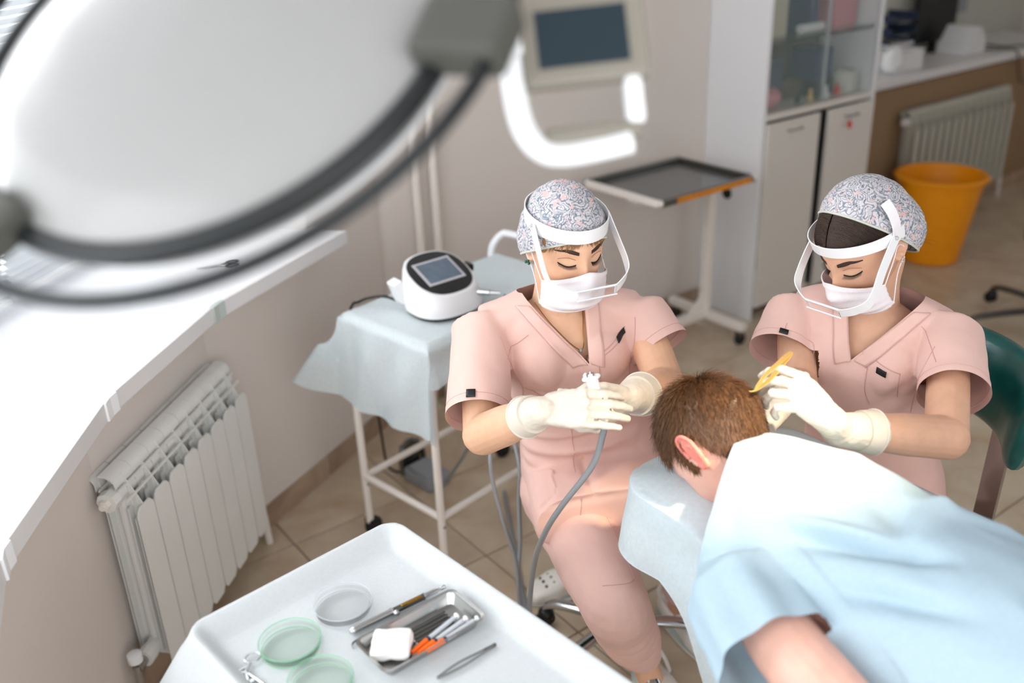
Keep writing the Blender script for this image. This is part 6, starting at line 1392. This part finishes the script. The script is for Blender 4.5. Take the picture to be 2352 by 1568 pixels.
    def fo(p, n_):
        h = 0.0080*nz(p, (7, 6, 6))+0.0040*(0.25-abs(nz(p, (11, 7, 9), 4)))+0.0022*nz(p, (24, 18, 18), 3)
        q = p-shN; s_ = q.dot(d)
        for (a, b_, w2, k) in fd:
            dx, dy = b_[0]-a[0], b_[1]-a[1]; t = max(0, min(1, ((p.x-a[0])*dx+(p.y-a[1])*dy)/(dx*dx+dy*dy))); dd = math.hypot(p.x-a[0]-dx*t, p.y-a[1]-dy*t)
            if dd < w2*2.5 and n_.z > 0.0: h += 1.9*k*gs(dd, w2)*math.sin(math.pi*(0.06+0.88*t))
        if s_ > 0.02 and (p-(shN+d*s_)).length < 0.12: h += 0.004*math.sin(math.atan2(q.dot(u), q.dot(w_))*7)*min(1, (s_-0.02)/0.1)
        return h
    warp(me, fo); cut(me, [(cf, d, lambda p: (p-cf).length < 0.13 and p.x < 0.930), (V((1.175, 0.945, 1.04)), V((-0.50, 0.86, 0.08)).normalized(), None)])
    gown = ch('gown', me, 'gown')
    S = Surf(me); nb = []
    bm = bmesh.new(); bm.from_mesh(me); bp_ = [v.co.copy() for v in bm.verts if v.is_boundary and v.co.y > 0.80]; bm.free()
    # short hair
    random.seed(11); hs_ = []; cap_me = head_mesh(MB(), Matrix.Identity(4), 60).mesh('scalp'); 
    def hairline(c):
        # c: local head point; True where hair grows
        x, y, z = c
        if y > 0.055 and z < 0.062: return False
        if y > 0.02 and z < 0.035: return False
        if y > -0.012 and z < -0.035+0.012 and abs(x) > 0.045: return False
        if y > -0.03 and z < 0.022 and abs(x) > 0.05 and y > -0.034 and z > -0.05 and y < 0.008: return False
        if z < (-0.095 if y < -0.045 and abs(x) < 0.05 else -0.05): return False
        return True
    pts = [(v.co.copy(), v.normal.copy()) for v in cap_me.vertices if hairline(v.co)]
    bm = bmesh.new(); bm.from_mesh(cap_me)
    for v in bm.verts: v.co = v.co+v.normal*0.0035
    bmesh.ops.delete(bm, geom=[f for f in bm.faces if not hairline(f.calc_center_median())], context='FACES'); bm.to_mesh(cap_me); bm.free(); cap_me.transform(M)
    for p in cap_me.polygons: p.use_smooth = True
    hr = ch('hair', cap_me, 'hair_brown'); whorl = V((0.012, -0.062, 0.088))
    for k in range(15000):
        c, n_ = random.choice(pts); c = c+V((random.uniform(-1, 1), random.uniform(-1, 1), random.uniform(-1, 1)))*0.003
        fl = c-whorl; fl = fl-n_*fl.dot(n_); dist = fl.length; fl = fl.normalized() if dist > 1e-5 else V((0, 1, 0)); sw = n_.cross(fl)*0.35*gs(dist, 0.05)
        long_ = 0.010+0.020*max(0, min(1, (c.z+0.03)/0.10)); L_ = long_*random.uniform(0.7, 1.25); lift = 0.25*gs(dist, 0.035)+0.30+random.uniform(-0.08, 0.2)
        dr = (fl+sw+V((random.uniform(-1, 1), random.uniform(-1, 1), random.uniform(-1, 1)))*0.28).normalized(); P = []; p = c+n_*0.001
        for q in range(4):
            P.append(M @ p); p = p+(dr+n_*lift*(1-0.45*q)).normalized()*(L_/3)
        hs_.append(P)
    strands(hs_, 'hair_brown', 'hair_strands', hr, 0.00062)
build_patient()
